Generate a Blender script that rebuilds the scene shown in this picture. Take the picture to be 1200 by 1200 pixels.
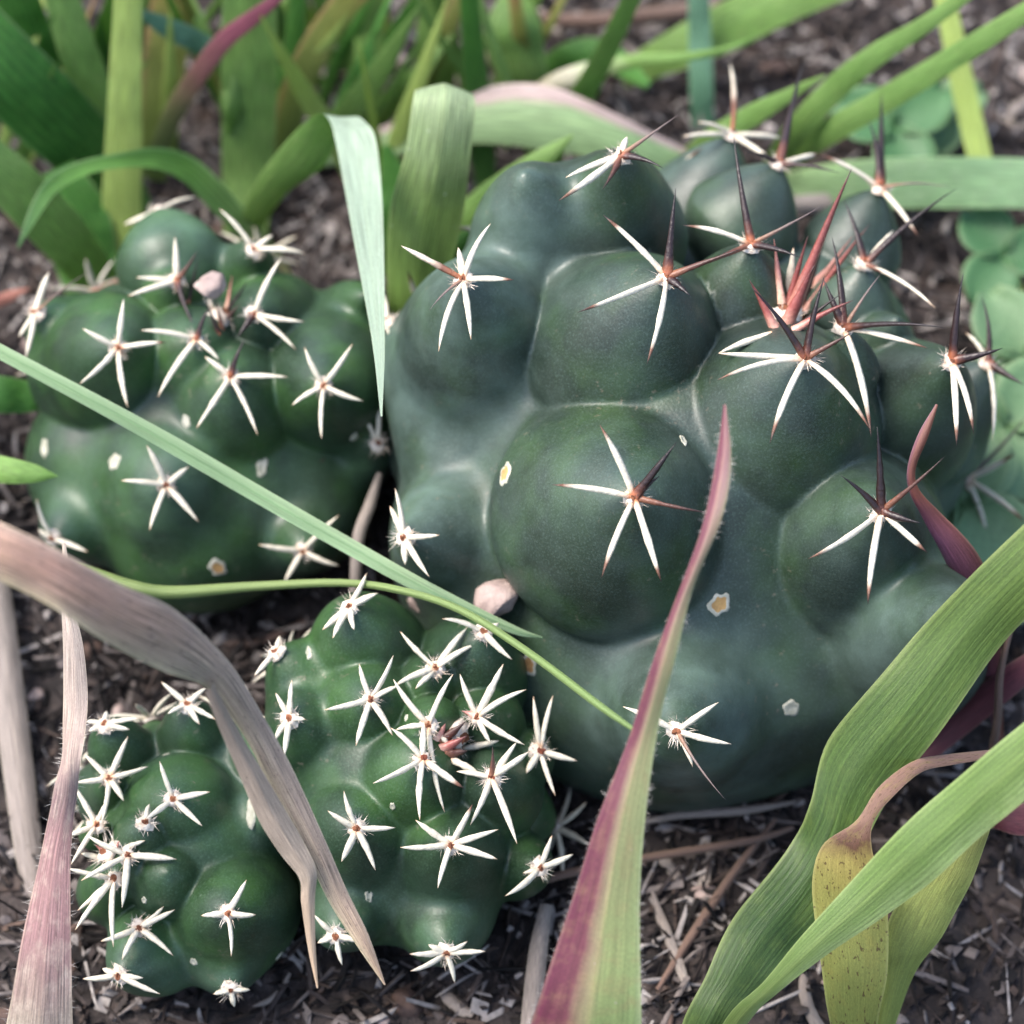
import bpy, math, random
import numpy as np
from mathutils import Vector

random.seed(7); rng = np.random.default_rng(7)
R_ = math.radians
sc = bpy.context.scene
for o in list(bpy.data.objects): bpy.data.objects.remove(o)
COL = sc.collection
MM = 0.001                       # everything below is laid out in millimetres

# ------------------------------------------------------------------ camera
PITCH = R_(57); DIST = 340.0; LENS = 36.0 * DIST / 120.0
VD = np.array([0, math.cos(PITCH), -math.sin(PITCH)])      # looking direction
UP = np.array([0, math.sin(PITCH), math.cos(PITCH)])
RT = np.array([1.0, 0, 0])
TGT = np.array([0, 0, 20.0])
CAMP = TGT - VD * DIST
cd = bpy.data.cameras.new('camera'); cam = bpy.data.objects.new('camera', cd); COL.objects.link(cam)
cam.location = CAMP * MM
cam.rotation_euler = (math.pi / 2 - PITCH, 0, 0)
cd.sensor_width = 36; cd.lens = LENS; cd.clip_start = 0.01; cd.clip_end = 100
cd.dof.use_dof = True; cd.dof.focus_distance = (DIST - 31) * MM; cd.dof.aperture_fstop = 19
sc.camera = cam

# ------------------------------------------------------------------ light
SUN_EL, SUN_AZ = R_(60), R_(-78)      # azimuth from +Y (behind the plants), negative = from the left
w = bpy.data.worlds.new('World'); sc.world = w; w.use_nodes = True
nt = w.node_tree; bg = nt.nodes['Background']
sky = nt.nodes.new('ShaderNodeTexSky'); sky.sky_type = 'NISHITA'; sky.sun_disc = False
sky.sun_elevation = SUN_EL; sky.sun_rotation = SUN_AZ; sky.dust_density = 3.0; sky.air_density = 1.0; sky.ozone_density = 1.0
nt.links.new(sky.outputs[0], bg.inputs[0]); bg.inputs[1].default_value = 0.12
sd = bpy.data.lights.new('sun', 'SUN'); sd.energy = 1.5; sd.angle = R_(28); sd.color = (1, .96, .9)
sun = bpy.data.objects.new('sun', sd); COL.objects.link(sun)
sdir = Vector((math.sin(SUN_AZ) * math.cos(SUN_EL), math.cos(SUN_AZ) * math.cos(SUN_EL), math.sin(SUN_EL)))
sun.rotation_euler = sdir.to_track_quat('Z', 'Y').to_euler(); sun.location = (0, 0, 1)
vs = sc.view_settings
vs.view_transform = 'Standard'; vs.look = 'None'; vs.gamma = 1; vs.use_curve_mapping = False; vs.exposure = 1.85

# ------------------------------------------------------------------ layout helpers
def P(x, y, t):                  # photograph pixel (1200 wide) + distance beyond the target plane -> world mm
    s = (DIST + t) / DIST * 0.1
    return TGT + VD * t + RT * ((x - 600) * s) - UP * ((y - 600) * s)
def raydir(x, y):
    d = VD * DIST + RT * ((x - 600) * .1) - UP * ((y - 600) * .1)
    return d / np.linalg.norm(d)
def G(x, y, h=0.0):              # depth at which that pixel meets height h above the soil
    d = raydir(x, y); k = (h - CAMP[2]) / d[2]
    return float(np.dot(d * k, VD) - DIST)
def hit(x, y, C, r):             # front meeting of the pixel's ray with a ball, else the nearest point of the ray
    d = raydir(x, y); oc = CAMP - C; b = float(np.dot(oc, d)); c = float(np.dot(oc, oc) - r * r)
    q = b * b - c
    if q <= 0:
        p = CAMP + d * (-b); u = p - C; n = np.linalg.norm(u)
        return p
    return CAMP + d * (-b - math.sqrt(q))
def nrm(v): return v / (np.linalg.norm(v) + 1e-12)

# ------------------------------------------------------------------ materials
def lin(r, g, b, f=1.0):
    o = []
    for v in (r, g, b):
        v /= 255.0
        o.append((v / 12.92 if v <= .04045 else ((v + .055) / 1.055) ** 2.4) * f)
    return (*o, 1.0)
class NT:
    def __init__(s, name):
        s.m = bpy.data.materials.new(name); s.m.use_nodes = True; s.t = s.m.node_tree
        s.b = s.t.nodes['Principled BSDF']; s.o = s.t.nodes['Material Output']
    def n(s, typ, ins=None, **props):
        n = s.t.nodes.new('ShaderNode' + typ)
        for k, v in props.items(): setattr(n, k, v)
        for k, v in (ins or {}).items(): s.put(n, k, v)
        return n
    def put(s, n, k, v):
        if hasattr(v, 'is_output'): s.t.links.new(v, n.inputs[k])
        else: n.inputs[k].default_value = v
    def math(s, op, a, b=0.0, c=0.0):
        n = s.n('Math', operation=op); s.put(n, 0, a); s.put(n, 1, b); s.put(n, 2, c); return n.outputs[0]
    def mix(s, f, a, b, typ='MIX'):
        n = s.n('MixRGB', blend_type=typ); s.put(n, 0, f); s.put(n, 1, a); s.put(n, 2, b); return n.outputs[0]
    def ramp(s, f, stops, interp='LINEAR'):
        n = s.n('ValToRGB'); n.color_ramp.interpolation = interp; e = n.color_ramp.elements
        while len(e) < len(stops): e.new(0.5)
        for k, (p, c) in enumerate(stops): e[k].position = p; e[k].color = c
        s.put(n, 0, f); return n
    def noise(s, vec, scale, detail=3.0, rough=.5):
        n = s.n('TexNoise', {'Scale': scale, 'Detail': detail, 'Roughness': rough})
        if vec is not None: s.put(n, 'Vector', vec)
        return n.outputs[0]
    def map(s, v, a, b, c, d):
        n = s.n('MapRange'); n.inputs[1].default_value = a; n.inputs[2].default_value = b
        n.inputs[3].default_value = c; n.inputs[4].default_value = d; s.put(n, 0, v); return n.outputs[0]
    def bump(s, h, strength, dist):
        n = s.n('Bump', {'Strength': strength, 'Distance': dist, 'Height': h}); s.put(s.b, 'Normal', n.outputs[0]); return n.outputs[0]
def cactus_mat(name, dark, mid, bloom_sheen, yel, bloom_sheen_amt=.5):
    k = NT(name); pos = k.n('NewGeometry').outputs['Position']
    wx = k.n('Attribute', attribute_name='bloom_sheen').outputs['Fac']
    big = k.noise(pos, 70, 3); hue = k.noise(pos, 120, 3)
    col = k.mix(k.map(big, .35, .68, 0, 1), dark, mid)
    col = k.mix(k.map(hue, .46, .70, 0, .6), col, yel)
    wax_sheen = k.map(k.noise(pos, 95, 4, .6), .38, .68, .25, 1)
    col = k.mix(k.math('MULTIPLY', k.math('MULTIPLY', wax_sheen, wx), bloom_sheen_amt), col, bloom_sheen)  # pale bluish sky sheen painted into the skin colour together with the wax bloom
    fine = k.noise(pos, 4200, 2); col = k.mix(k.map(fine, .5, .72, 0, .14), col, bloom_sheen)
    vor = k.n('TexVoronoi', {'Vector': pos, 'Scale': 420.0}); dot = k.map(vor.outputs['Distance'], .0, .10, 1, 0)
    pick = k.map(k.noise(pos, 160, 1), .58, .62, 0, .18)
    col = k.mix(k.math('MULTIPLY', dot, pick), col, lin(150, 165, 150))
    dust = k.math('MULTIPLY', k.map(k.noise(pos, 900, 3, .7), .62, .70, 0, .6), k.map(k.noise(pos, 60, 2), .5, .65, 0, 1))
    col = k.mix(dust, col, lin(128, 116, 100))
    k.put(k.b, 'Base Color', col)
    k.put(k.b, 'Roughness', k.map(k.noise(pos, 300, 3), .3, .7, .37, .53))
    k.b.inputs['Specular IOR Level'].default_value = .5
    k.bump(k.noise(pos, 2600, 3), .12, .0004)
    return k.m
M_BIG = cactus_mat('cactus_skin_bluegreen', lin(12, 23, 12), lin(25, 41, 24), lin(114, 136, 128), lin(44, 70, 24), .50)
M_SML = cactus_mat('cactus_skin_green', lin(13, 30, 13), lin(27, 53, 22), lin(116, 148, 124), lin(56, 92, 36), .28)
def spine_mat(name, stops, rough=.55):
    k = NT(name); t = k.n('UVMap'); sep = k.n('SeparateXYZ', {0: t.outputs[0]})
    pos = k.n('NewGeometry').outputs['Position']
    j = k.math('ADD', sep.outputs[1], k.math('MULTIPLY', k.math('SUBTRACT', k.noise(pos, 350, 2), .5), .28))
    col = k.ramp(j, stops).outputs[0]
    st = k.noise(pos, 2200, 3); col = k.mix(k.map(st, .4, .8, 0, .35), col, k.mix(1, col, lin(150, 130, 110), 'MULTIPLY'))
    k.put(k.b, 'Base Color', col); k.b.inputs['Roughness'].default_value = rough
    k.bump(st, .35, .0003); return k.m
WHT = lin(206, 198, 178)
MS = {
 'w': spine_mat('spine_white_brown_tip', [(0, lin(176, 112, 74)), (.10, lin(226, 204, 176)), (.2, WHT), (.72, WHT), (.86, lin(112, 76, 58)), (1, lin(40, 27, 24))]),
 'W': spine_mat('spine_white', [(0, lin(205, 165, 130)), (.12, WHT), (.9, WHT), (1, lin(200, 170, 140))]),
 'd': spine_mat('spine_dark', [(0, lin(150, 88, 58)), (.07, lin(88, 50, 38)), (.2, lin(42, 25, 24)), (1, lin(24, 17, 19))], .4),
 'b': spine_mat('spine_brown_base', [(0, lin(150, 92, 60)), (.3, lin(112, 74, 58)), (.45, lin(186, 170, 150)), (.85, WHT), (1, lin(170, 150, 130))]),
 'r': spine_mat('spine_young_red', [(0, lin(205, 156, 138)), (.3, lin(152, 84, 76)), (.75, lin(112, 58, 53)), (1, lin(64, 36, 34))], .4),
 'k': spine_mat('spine_pink', [(0, lin(225, 190, 165)), (.5, lin(186, 130, 118)), (1, lin(130, 80, 72))], .45),
 'g': spine_mat('spine_grey', [(0, lin(150, 110, 84)), (.4, lin(112, 96, 90)), (1, lin(84, 72, 72))]),
 'o': spine_mat('spine_orange_brown', [(0, lin(134, 88, 64)), (.3, lin(88, 54, 43)), (1, lin(40, 27, 26))], .45),
}
def plain(name, col, col2=None, scale=300, rough=.8, bump=.3, dist=.0005):
    k = NT(name); pos = k.n('NewGeometry').outputs['Position']; f = k.noise(pos, scale, 4, .6)
    k.put(k.b, 'Base Color', k.mix(k.map(f, .32, .68, 0, 1), col, col2 or col)); k.b.inputs['Roughness'].default_value = rough
    k.b.inputs['Specular IOR Level'].default_value = .25
    k.bump(f, bump, dist); return k.m
M_WOOL = plain('areole_wool', lin(222, 214, 202), lin(190, 170, 150), 900)
M_CORE = plain('areole_core', lin(138, 88, 60), lin(92, 56, 42), 900)
M_CORED = plain('areole_core_dark', lin(140, 76, 50), lin(96, 52, 40), 900)
M_SCARW = plain('scar_rim', lin(190, 186, 170), lin(150, 150, 132), 700)
M_SCARY = plain('scar_centre', lin(186, 150, 96), lin(150, 112, 72), 700)
M_PEB = [plain('pebble_pale', lin(170, 152, 144), lin(124, 108, 102), 450, .85, .5, .001), plain('pebble_grey', lin(104, 96, 94), lin(70, 64, 63), 450, .85, .5, .001),
         plain('pebble_brown', lin(92, 74, 66), lin(58, 47, 42), 450, .85, .5, .001)]

def leaf_mat(name, along, across=None, vein=.35, blotch=None, spots=None, aspect=10., rough=.45, trans=.25, f=1.0, nv=0):
    """along: (v, rgb) from one end to the other; across: (u, rgb, alpha) laid over it."""
    k = NT(name); uvn = k.n('UVMap').outputs[0]; sep = k.n('SeparateXYZ', {0: uvn}); u, v = sep.outputs[0], sep.outputs[1]
    mp = k.n('Mapping', {0: uvn}); mp.inputs['Scale'].default_value = (1, aspect, 1)
    uv = mp.outputs[0]
    wob = k.math('MULTIPLY', k.math('SUBTRACT', k.noise(uv, 2.2, 3), .5), .22)
    col = k.ramp(k.math('ADD', v, k.math('MULTIPLY', wob, .5)), [(p, lin(*c, f)) for p, c in along]).outputs[0]
    if across:
        n = k.ramp(k.math('ADD', u, k.math('MULTIPLY', wob, .6)), [(p, (*lin(*c, f)[:3], a)) for p, c, a in across])
        col = k.mix(n.outputs[1], col, n.outputs[0])
    if blotch:
        col = k.mix(k.map(k.noise(uv, 3.2, 4, .6), .5, .72, 0, blotch[1]), col, lin(*blotch[0], f))
    vm = k.n('Mapping', {0: uvn}); vm.inputs['Scale'].default_value = (1, .35, 1)
    vn = k.noise(vm.outputs[0], 34, 2); vfac = k.map(vn, .3, .7, 1 - vein, 1 + vein * .6)
    if nv:
        wv = k.math('SINE', k.math('MULTIPLY', u, nv * 6.283)); vfac = k.math('MULTIPLY', vfac, k.map(wv, -1, 1, 1 - vein * .5, 1 + vein * .3))
    cx = k.n('CombineXYZ', {0: vfac, 1: vfac, 2: vfac}); col = k.mix(1, col, cx.outputs[0], 'MULTIPLY')
    mid = k.map(k.math('ABSOLUTE', k.math('SUBTRACT', u, .5)), .0, .035, .22 if vein > .15 else 0, 0)
    col = k.mix(mid, col, k.mix(1, col, (1.6, 1.5, 1.3, 1), 'MULTIPLY'))
    if spots:
        sm = k.n('Mapping', {0: uvn}); sm.inputs['Scale'].default_value = (spots[2], spots[2] * aspect * spots[3], 1)
        sp = k.noise(sm.outputs[0], 1.0, 2); col = k.mix(k.map(sp, spots[1], spots[1] + .05, 0, .8), col, lin(*spots[0], f))
    fm = k.n('Mapping', {0: uvn}); fm.inputs['Scale'].default_value = (1, .5 * aspect, 1)
    fn = k.noise(fm.outputs[0], 46, 3, .65); ff = k.map(fn, .25, .75, .74, 1.2); fx = k.n('CombineXYZ', {0: ff, 1: ff, 2: ff}); col = k.mix(1, col, fx.outputs[0], 'MULTIPLY')
    eg = k.map(k.math('ABSOLUTE', k.math('SUBTRACT', u, .5)), .455, .495, 0, .45); col = k.mix(eg, col, k.mix(.35, k.mix(1, col, (1.7, 1.65, 1.6, 1), 'MULTIPLY'), lin(190, 190, 150, f)))
    k.put(k.b, 'Base Color', col); k.put(k.b, 'Roughness', k.map(fn, .3, .7, rough - .06, rough + .14))
    k.b.inputs['Specular IOR Level'].default_value = .4
    nb = k.bump(k.math('ADD', vfac, k.math('MULTIPLY', k.noise(uv, 60, 2), .4)), .35, .0003)
    if trans:
        tr = k.n('BsdfTranslucent', {'Color': k.mix(1, col, (1.25, 1.3, .7, 1), 'MULTIPLY'), 'Normal': nb})
        ms = k.n('MixShader', {0: trans, 1: k.b.outputs[0], 2: tr.outputs[0]}); k.t.links.new(ms.outputs[0], k.o.inputs[0])
    return k.m

# ------------------------------------------------------------------ object helpers
WL = {}                                         # world place (mm) of each object
def empty(name, loc, label, cat, group=None):
    o = bpy.data.objects.new(name, None); COL.objects.link(o); o.location = np.asarray(loc) * MM
    o.empty_display_size = .005; WL[o] = np.asarray(loc, float); tag(o, label, cat, group); return o
def tag(o, label=None, cat=None, group=None, kind=None):
    for k, v in (('label', label), ('category', cat), ('group', group), ('kind', kind)):
        if v: o[k] = v
def obj(name, V, F, mats, parent=None, uv=None, mi=None, normals=None, smooth=True, at=None, bloom_sheen=None):
    V = np.asarray(V, float)
    base = WL[parent] if parent else (np.asarray(at, float) if at is not None else np.zeros(3))
    me = bpy.data.meshes.new(name)
    me.from_pydata(((V - base) * MM).tolist(), [], F if isinstance(F, list) else F.tolist())
    for m in (mats if isinstance(mats, (list, tuple)) else [mats]): me.materials.append(m)
    if mi is not None: me.polygons.foreach_set('material_index', np.asarray(mi, np.int32))
    if smooth: me.polygons.foreach_set('use_smooth', np.ones(len(me.polygons), bool))
    if uv is not None:
        ul = me.uv_layers.new(name='UVMap'); idx = np.empty(len(me.loops), np.int32); me.loops.foreach_get('vertex_index', idx)
        ul.data.foreach_set('uv', np.asarray(uv, np.float32)[idx].ravel())
    if bloom_sheen is not None: me.attributes.new('bloom_sheen', 'FLOAT', 'POINT').data.foreach_set('value', np.asarray(bloom_sheen, np.float32))
    me.update()
    if normals is not None: me.normals_split_custom_set_from_vertices(np.asarray(normals).tolist())
    o = bpy.data.objects.new(name, me); COL.objects.link(o)
    if parent: o.parent = parent
    else: o.location = base * MM
    WL[o] = base; return o
def cr(pts, n):                                 # Catmull-Rom through rows of numbers, n samples
    p = np.asarray(pts, float); p = np.vstack([2 * p[0] - p[1], p, 2 * p[-1] - p[-2]])
    out = []
    for s in np.linspace(0, len(p) - 3 - 1e-9, n):
        i = int(s); f = s - i; a, b, c, d = p[i:i + 4]
        out.append(.5 * (2 * b + (c - a) * f + (2 * a - 5 * b + 4 * c - d) * f * f + (3 * b - a - 3 * c + d) * f ** 3))
    return np.array(out)
def vnoise(p, f, seed=0):                       # cheap smooth noise from sines
    q = np.asarray(p) * f; s = seed * 1.7
    return (np.sin(q[..., 0] * 1.3 + 1.7 * np.sin(q[..., 1] * .9 + s) + s) + np.sin(q[..., 1] * 1.1 + 1.9 * np.sin(q[..., 2] * 1.2 + s * 2)) +
            np.sin(q[..., 2] * 1.4 + 1.6 * np.sin(q[..., 0] * .8 - s))) / 3

# ------------------------------------------------------------------ the ground
def axis(lo, hi, step, far):
    c = list(np.arange(lo, hi, step)); s = step
    a = []; x = lo
    while x > -far: s *= 1.35; x -= s; a.append(x)
    s = step; b = []; x = c[-1]
    while x < far: s *= 1.35; x += s; b.append(x)
    return np.array(a[::-1] + c + b)
def ground_z(p):
    p = np.asarray(p, float); q = np.concatenate([p[..., :2], np.zeros(p.shape[:-1] + (1,))], -1)
    return 1.5 * vnoise(q, .07) + 1.2 * vnoise(q, .19, 1) + .8 * vnoise(q, .47, 2) + .45 * vnoise(q, 1.1, 3) - 1.6
gx, gy = axis(-125, 125, 1.6, 5000), axis(-70, 200, 1.6, 5000)
X, Y = np.meshgrid(gx, gy, indexing='ij'); V = np.stack([X, Y, 0 * X], -1); V[..., 2] = ground_z(V)
nx, ny = X.shape; I = np.arange(nx * ny).reshape(nx, ny)
F = np.stack([I[:-1, :-1], I[1:, :-1], I[1:, 1:], I[:-1, 1:]], -1).reshape(-1, 4)
k = NT('soil'); pos = k.n('NewGeometry').outputs['Position']
c1 = k.mix(k.map(k.noise(pos, 90, 5, .65), .35, .65, 0, 1), lin(30, 26, 25), lin(72, 63, 60))
c1 = k.mix(k.map(k.noise(pos, 420, 4, .6), .52, .7, 0, .6), c1, lin(108, 94, 88))
k.put(k.b, 'Base Color', c1); k.b.inputs['Roughness'].default_value = .95; k.bump(k.noise(pos, 700, 5, .7), .9, .002)
gr = obj('ground', V.reshape(-1, 3), F, k.m); tag(gr, kind='structure')

# ------------------------------------------------------------------ cactus bodies
def smin(a, b, k):
    h = np.clip(.5 + .5 * (b - a) / k, 0, 1); return b + (a - b) * h - k * h * (1 - h)
class Body:
    pw = 1.5
    def __init__(s, C, core, tubs, lobes=()): s.C, s.core, s.tubs, s.lobes = C, core, tubs, lobes
    def cone(s, p, q):                          # egg: a ball behind, a blunt point in front
        a, r = q['a'], q['r']; ax = q['tp'] - a; H = np.linalg.norm(ax); ax = ax / H; pa = p - a
        z = pa @ ax; rho = np.sqrt(np.maximum((pa * pa).sum(-1) - z * z, 0)) / r; zf = np.maximum(z, 0) / H; zb = np.minimum(z, 0) / r
        e = q['q'].get('pw', s.pw)
        fr = (rho ** e + zf ** e) ** (1 / e); bk = np.sqrt(rho * rho + zb * zb)
        return (np.where(z > 0, fr, bk) - 1) * min(r, H)
    def f(s, p):
        q = (p - s.C) / np.array([1, 1, s.core[1]]); d = np.sqrt((q * q).sum(-1)) - s.core[2]
        for lc, lr, lk in s.lobes: d = smin(d, np.sqrt(((p - lc) ** 2).sum(-1)) - lr, lk)
        for t in s.tubs:
            sel = np.where(((p - t['a']) ** 2).sum(-1) < (max(t['r'], np.linalg.norm(t['tp'] - t['a'])) * 1.3 + t['k'] + 3) ** 2)
            if len(sel[0]): d[sel] = smin(d[sel], s.cone(p[sel], t), t['k'])
        return d + .14 * vnoise(p, .22, 4) + .03 * vnoise(p, .7, 5)
    def mesh(s, h):
        lo = s.C - s.core[0] * 1.05; hi = s.C + s.core[0] * 1.05
        for lc, lr, lk in s.lobes: lo = np.minimum(lo, lc - lr - 1); hi = np.maximum(hi, lc + lr + 1)
        for t in s.tubs: lo = np.minimum(lo, np.minimum(t['a'] - t['r'], t['tp'] - 1.5)); hi = np.maximum(hi, np.maximum(t['a'] + t['r'], t['tp'] + 1.5))
        lo -= 2.5 * h; lo[2] = max(lo[2], -7); hi += 2.5 * h
        ax = [np.arange(l, u, h) for l, u in zip(lo, hi)]
        g = np.stack(np.meshgrid(*[x.astype(np.float32) for x in ax], indexing='ij'), -1); v = np.empty(g.shape[:3])
        for i in range(0, g.shape[0], 8): v[i:i + 8] = s.f(g[i:i + 8])
        v[:, :, 0] = np.maximum(v[:, :, 0], .3)
        ins = v < 0; n = np.array(v.shape) - 1
        cnt = sum(ins[a:a + n[0], b:b + n[1], c:c + n[2]].astype(np.int8) for a in (0, 1) for b in (0, 1) for c in (0, 1))
        act = np.argwhere((cnt > 0) & (cnt < 8)); vid = -np.ones(n, int); vid[tuple(act.T)] = np.arange(len(act))
        acc = np.zeros((len(act), 3)); num = np.zeros(len(act))
        cor = [(a, b, c) for a in (0, 1) for b in (0, 1) for c in (0, 1)]
        for i in range(8):
            for j in range(i + 1, 8):
                if sum(abs(x - y) for x, y in zip(cor[i], cor[j])) != 1: continue
                A = act + cor[i]; B = act + cor[j]; va = v[tuple(A.T)]; vb = v[tuple(B.T)]
                m = (va < 0) != (vb < 0); t = np.where(m, va / np.where(m, va - vb, 1), 0)
                acc += np.where(m[:, None], A + (B - A) * t[:, None], 0); num += m
        pv = lo + acc / num[:, None] * h
        faces = []
        for axn in range(3):
            b1, b2 = [(1, 2), (2, 0), (0, 1)][axn]
            i0 = [slice(None)] * 3; i1 = [slice(None)] * 3; i0[axn] = slice(0, -1); i1[axn] = slice(1, None)
            A, B = ins[tuple(i0)], ins[tuple(i1)]
            for flip in (0, 1):
                e = np.argwhere(A & ~B if not flip else ~A & B)
                e = e[(e[:, b1] > 0) & (e[:, b2] > 0) & (e[:, b1] < n[b1]) & (e[:, b2] < n[b2])]
                e1 = e.copy(); e1[:, b1] -= 1; e12 = e1.copy(); e12[:, b2] -= 1; e2 = e.copy(); e2[:, b2] -= 1
                q = np.stack([vid[tuple(x.T)] for x in (e, e1, e12, e2)], -1)
                faces.append(q[:, ::-1] if flip else q)
        faces = np.vstack(faces)
        def grad(p):
            e = .12; return np.stack([(s.f(p + d) - s.f(p - d)) / (2 * e) for d in np.eye(3) * e], -1)
        for _ in range(2):
            gd = grad(pv); st = gd * (s.f(pv) / np.maximum((gd * gd).sum(-1), .2))[:, None] * .9; pv = pv - st * np.minimum(1, .5 * h / (np.linalg.norm(st, axis=-1, keepdims=True) + 1e-9))
        nn = grad(pv); nn /= np.linalg.norm(nn, axis=-1, keepdims=True) + 1e-9
        return pv, faces, nn

def spine(parent, b, e, bow, r, kind):
    """one curved thorn from b to e, bowed along a vector; r = half width in mm"""
    n, m = 9, 6; t = np.linspace(0, 1, n); c = b + (e - b) * t[:, None] + bow * (4 * t * (1 - t))[:, None]
    T = nrm(e - b); s1 = nrm(np.cross(T, nrm(bow) if np.linalg.norm(bow) > 1e-6 else VD)); s2 = np.cross(T, s1)
    if kind in 'wWb': prof = np.interp(t, [0, .1, .45, .8, 1], [.78, .85, .95, .6, .05])
    else: prof = np.interp(t, [0, .12, .5, 1], [1.35, 1.1, .68, .04])
    prof = prof * (1 + .07 * rng.standard_normal(n))
    an = np.arange(m) / m * 2 * math.pi + random.random()
    V = c[:, None] + r * prof[:, None, None] * (np.cos(an)[None, :, None] * s1 + .72 * np.sin(an)[None, :, None] * s2)
    V = V.reshape(-1, 3); F = [[i * m + j, i * m + (j + 1) % m, (i + 1) * m + (j + 1) % m, (i + 1) * m + j] for i in range(n - 1) for j in range(m)]
    F.append(list(range((n - 1) * m, n * m)))
    uv = np.stack([np.tile(np.arange(m) / m, n), np.repeat(t, m)], -1)
    return obj('spine', V, F, MS[kind], parent, uv=uv)
def areole(parent, p, n, r, dark=False):
    """woolly cushion with a brown centre and short felt hairs"""
    V, F, mi = [], [], []
    a = nrm(np.cross(n, [.3, .5, .8])); b = np.cross(n, a); rows, m = 5, 9
    for i in range(rows):
        ph = i / (rows - 1) * math.pi / 2
        for j in range(m):
            q = r * (1 + .28 * rng.standard_normal() * .6); th = j / m * 6.283
            V.append(p + (a * math.cos(th) + b * math.sin(th)) * q * math.cos(ph) + n * (q * .75 * math.sin(ph) - .15 * r))
    for i in range(rows - 1):
        for j in range(m): F.append([i * m + j, i * m + (j + 1) % m, (i + 1) * m + (j + 1) % m, (i + 1) * m + j]); mi.append(0 if i < 3 else 1)
    for h in range(60):
        th = random.random() * 6.283; o = a * math.cos(th) + b * math.sin(th); rr = r * random.uniform(.55, 1.1)
        q = p + o * rr + n * r * .2; d = nrm(o * random.uniform(.4, 1.3) + n * random.uniform(.3, 1) + .4 * rng.standard_normal(3)) * r * random.uniform(.5, 1.2)
        s = nrm(np.cross(d, rng.standard_normal(3))) * .05; i = len(V); V += [q - s, q + s, q + d]; F.append([i, i + 1, i + 2]); mi.append(0)
    return obj('areole', V, F, [M_WOOL, M_CORED if dark else M_CORE], parent, mi=mi)
def cluster(parent, p, n, ends, r0, dark=False, aw=.9):
    areole(parent, p, n, aw, dark)
    for e in ends:
        x, y, kd = e[:3]; d = raydir(x, y); t0 = float(np.dot(p - CAMP, VD) - DIST)
        wv = P(x, y, t0) - p; L = np.linalg.norm(wv)
        lift = e[3] if len(e) > 3 else (.55 if kd in 'drog' else .22)
        den = float(np.dot(d, n)); den = den if abs(den) > .25 else math.copysign(.25, den if den else -1)
        s = max(-.75 * L, min(.75 * L, (lift * L - float(np.dot(wv, n))) / den))
        end = P(x, y, t0 + s); r = r0 * (1 if kd in 'wWb' else .85) * (1.25 if kd == 'r' else 1) * random.uniform(.88, 1.1)
        if kd == 'g': r *= .6
        if kd == 'd': r *= 1.35
        side = nrm(np.cross(end - p, d)); bow = (n * random.uniform(.02, .07) + side * random.uniform(-.04, .04)) * L
        spine(parent, p + n * .25 + nrm(end - p) * .25, end, bow, r, kd)
def rand_cluster(parent, p, n, axis_, L, r0, kinds):
    areole(parent, p, n, .8); a = nrm(np.cross(n, axis_)); b = np.cross(n, a); o = random.random() * 6
    for j in range(len(kinds)):
        th = o + j / len(kinds) * 6.283; kd = kinds[j]
        d = nrm(a * math.cos(th) + b * math.sin(th) + n * (.9 if kd == 'd' else .3)); l = L * random.uniform(.8, 1.15)
        spine(parent, p + n * .2, p + d * l, n * .05 * l, r0, kd)

def scar(parent, body, x, y, rx, ry=None, yellow=True, rim=True):
    """pale corky ring in a groove, following the skin"""
    c = body.surface(x, y)
    if c is None: return
    p, n = c; a = nrm(RT - n * (RT @ n)); b = np.cross(n, a); ry = ry or rx; m = 20
    def ring(s, h): return [p + (a * math.cos(t) * rx + b * math.sin(t) * ry) * s * (1 + .16 * math.sin(2 * t + x) + .12 * math.sin(5 * t + y) + .03 * rng.standard_normal()) + n * h for t in np.arange(m) / m * 6.283]
    V = ring(1, -.25) + ring(.9, .05) + ring(.62, .09) + ring(.45, .03) + [p + n * .05]
    F = [[i * m + j, i * m + (j + 1) % m, (i + 1) * m + (j + 1) % m, (i + 1) * m + j] for i in range(3) for j in range(m)] + [[3 * m + j, 3 * m + (j + 1) % m, 4 * m] for j in range(m)]
    obj('scar', V, F, [M_SCARW, M_SCARY if yellow else M_SCARW], parent, mi=[0] * (2 * m) + [1] * (2 * m))

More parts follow.
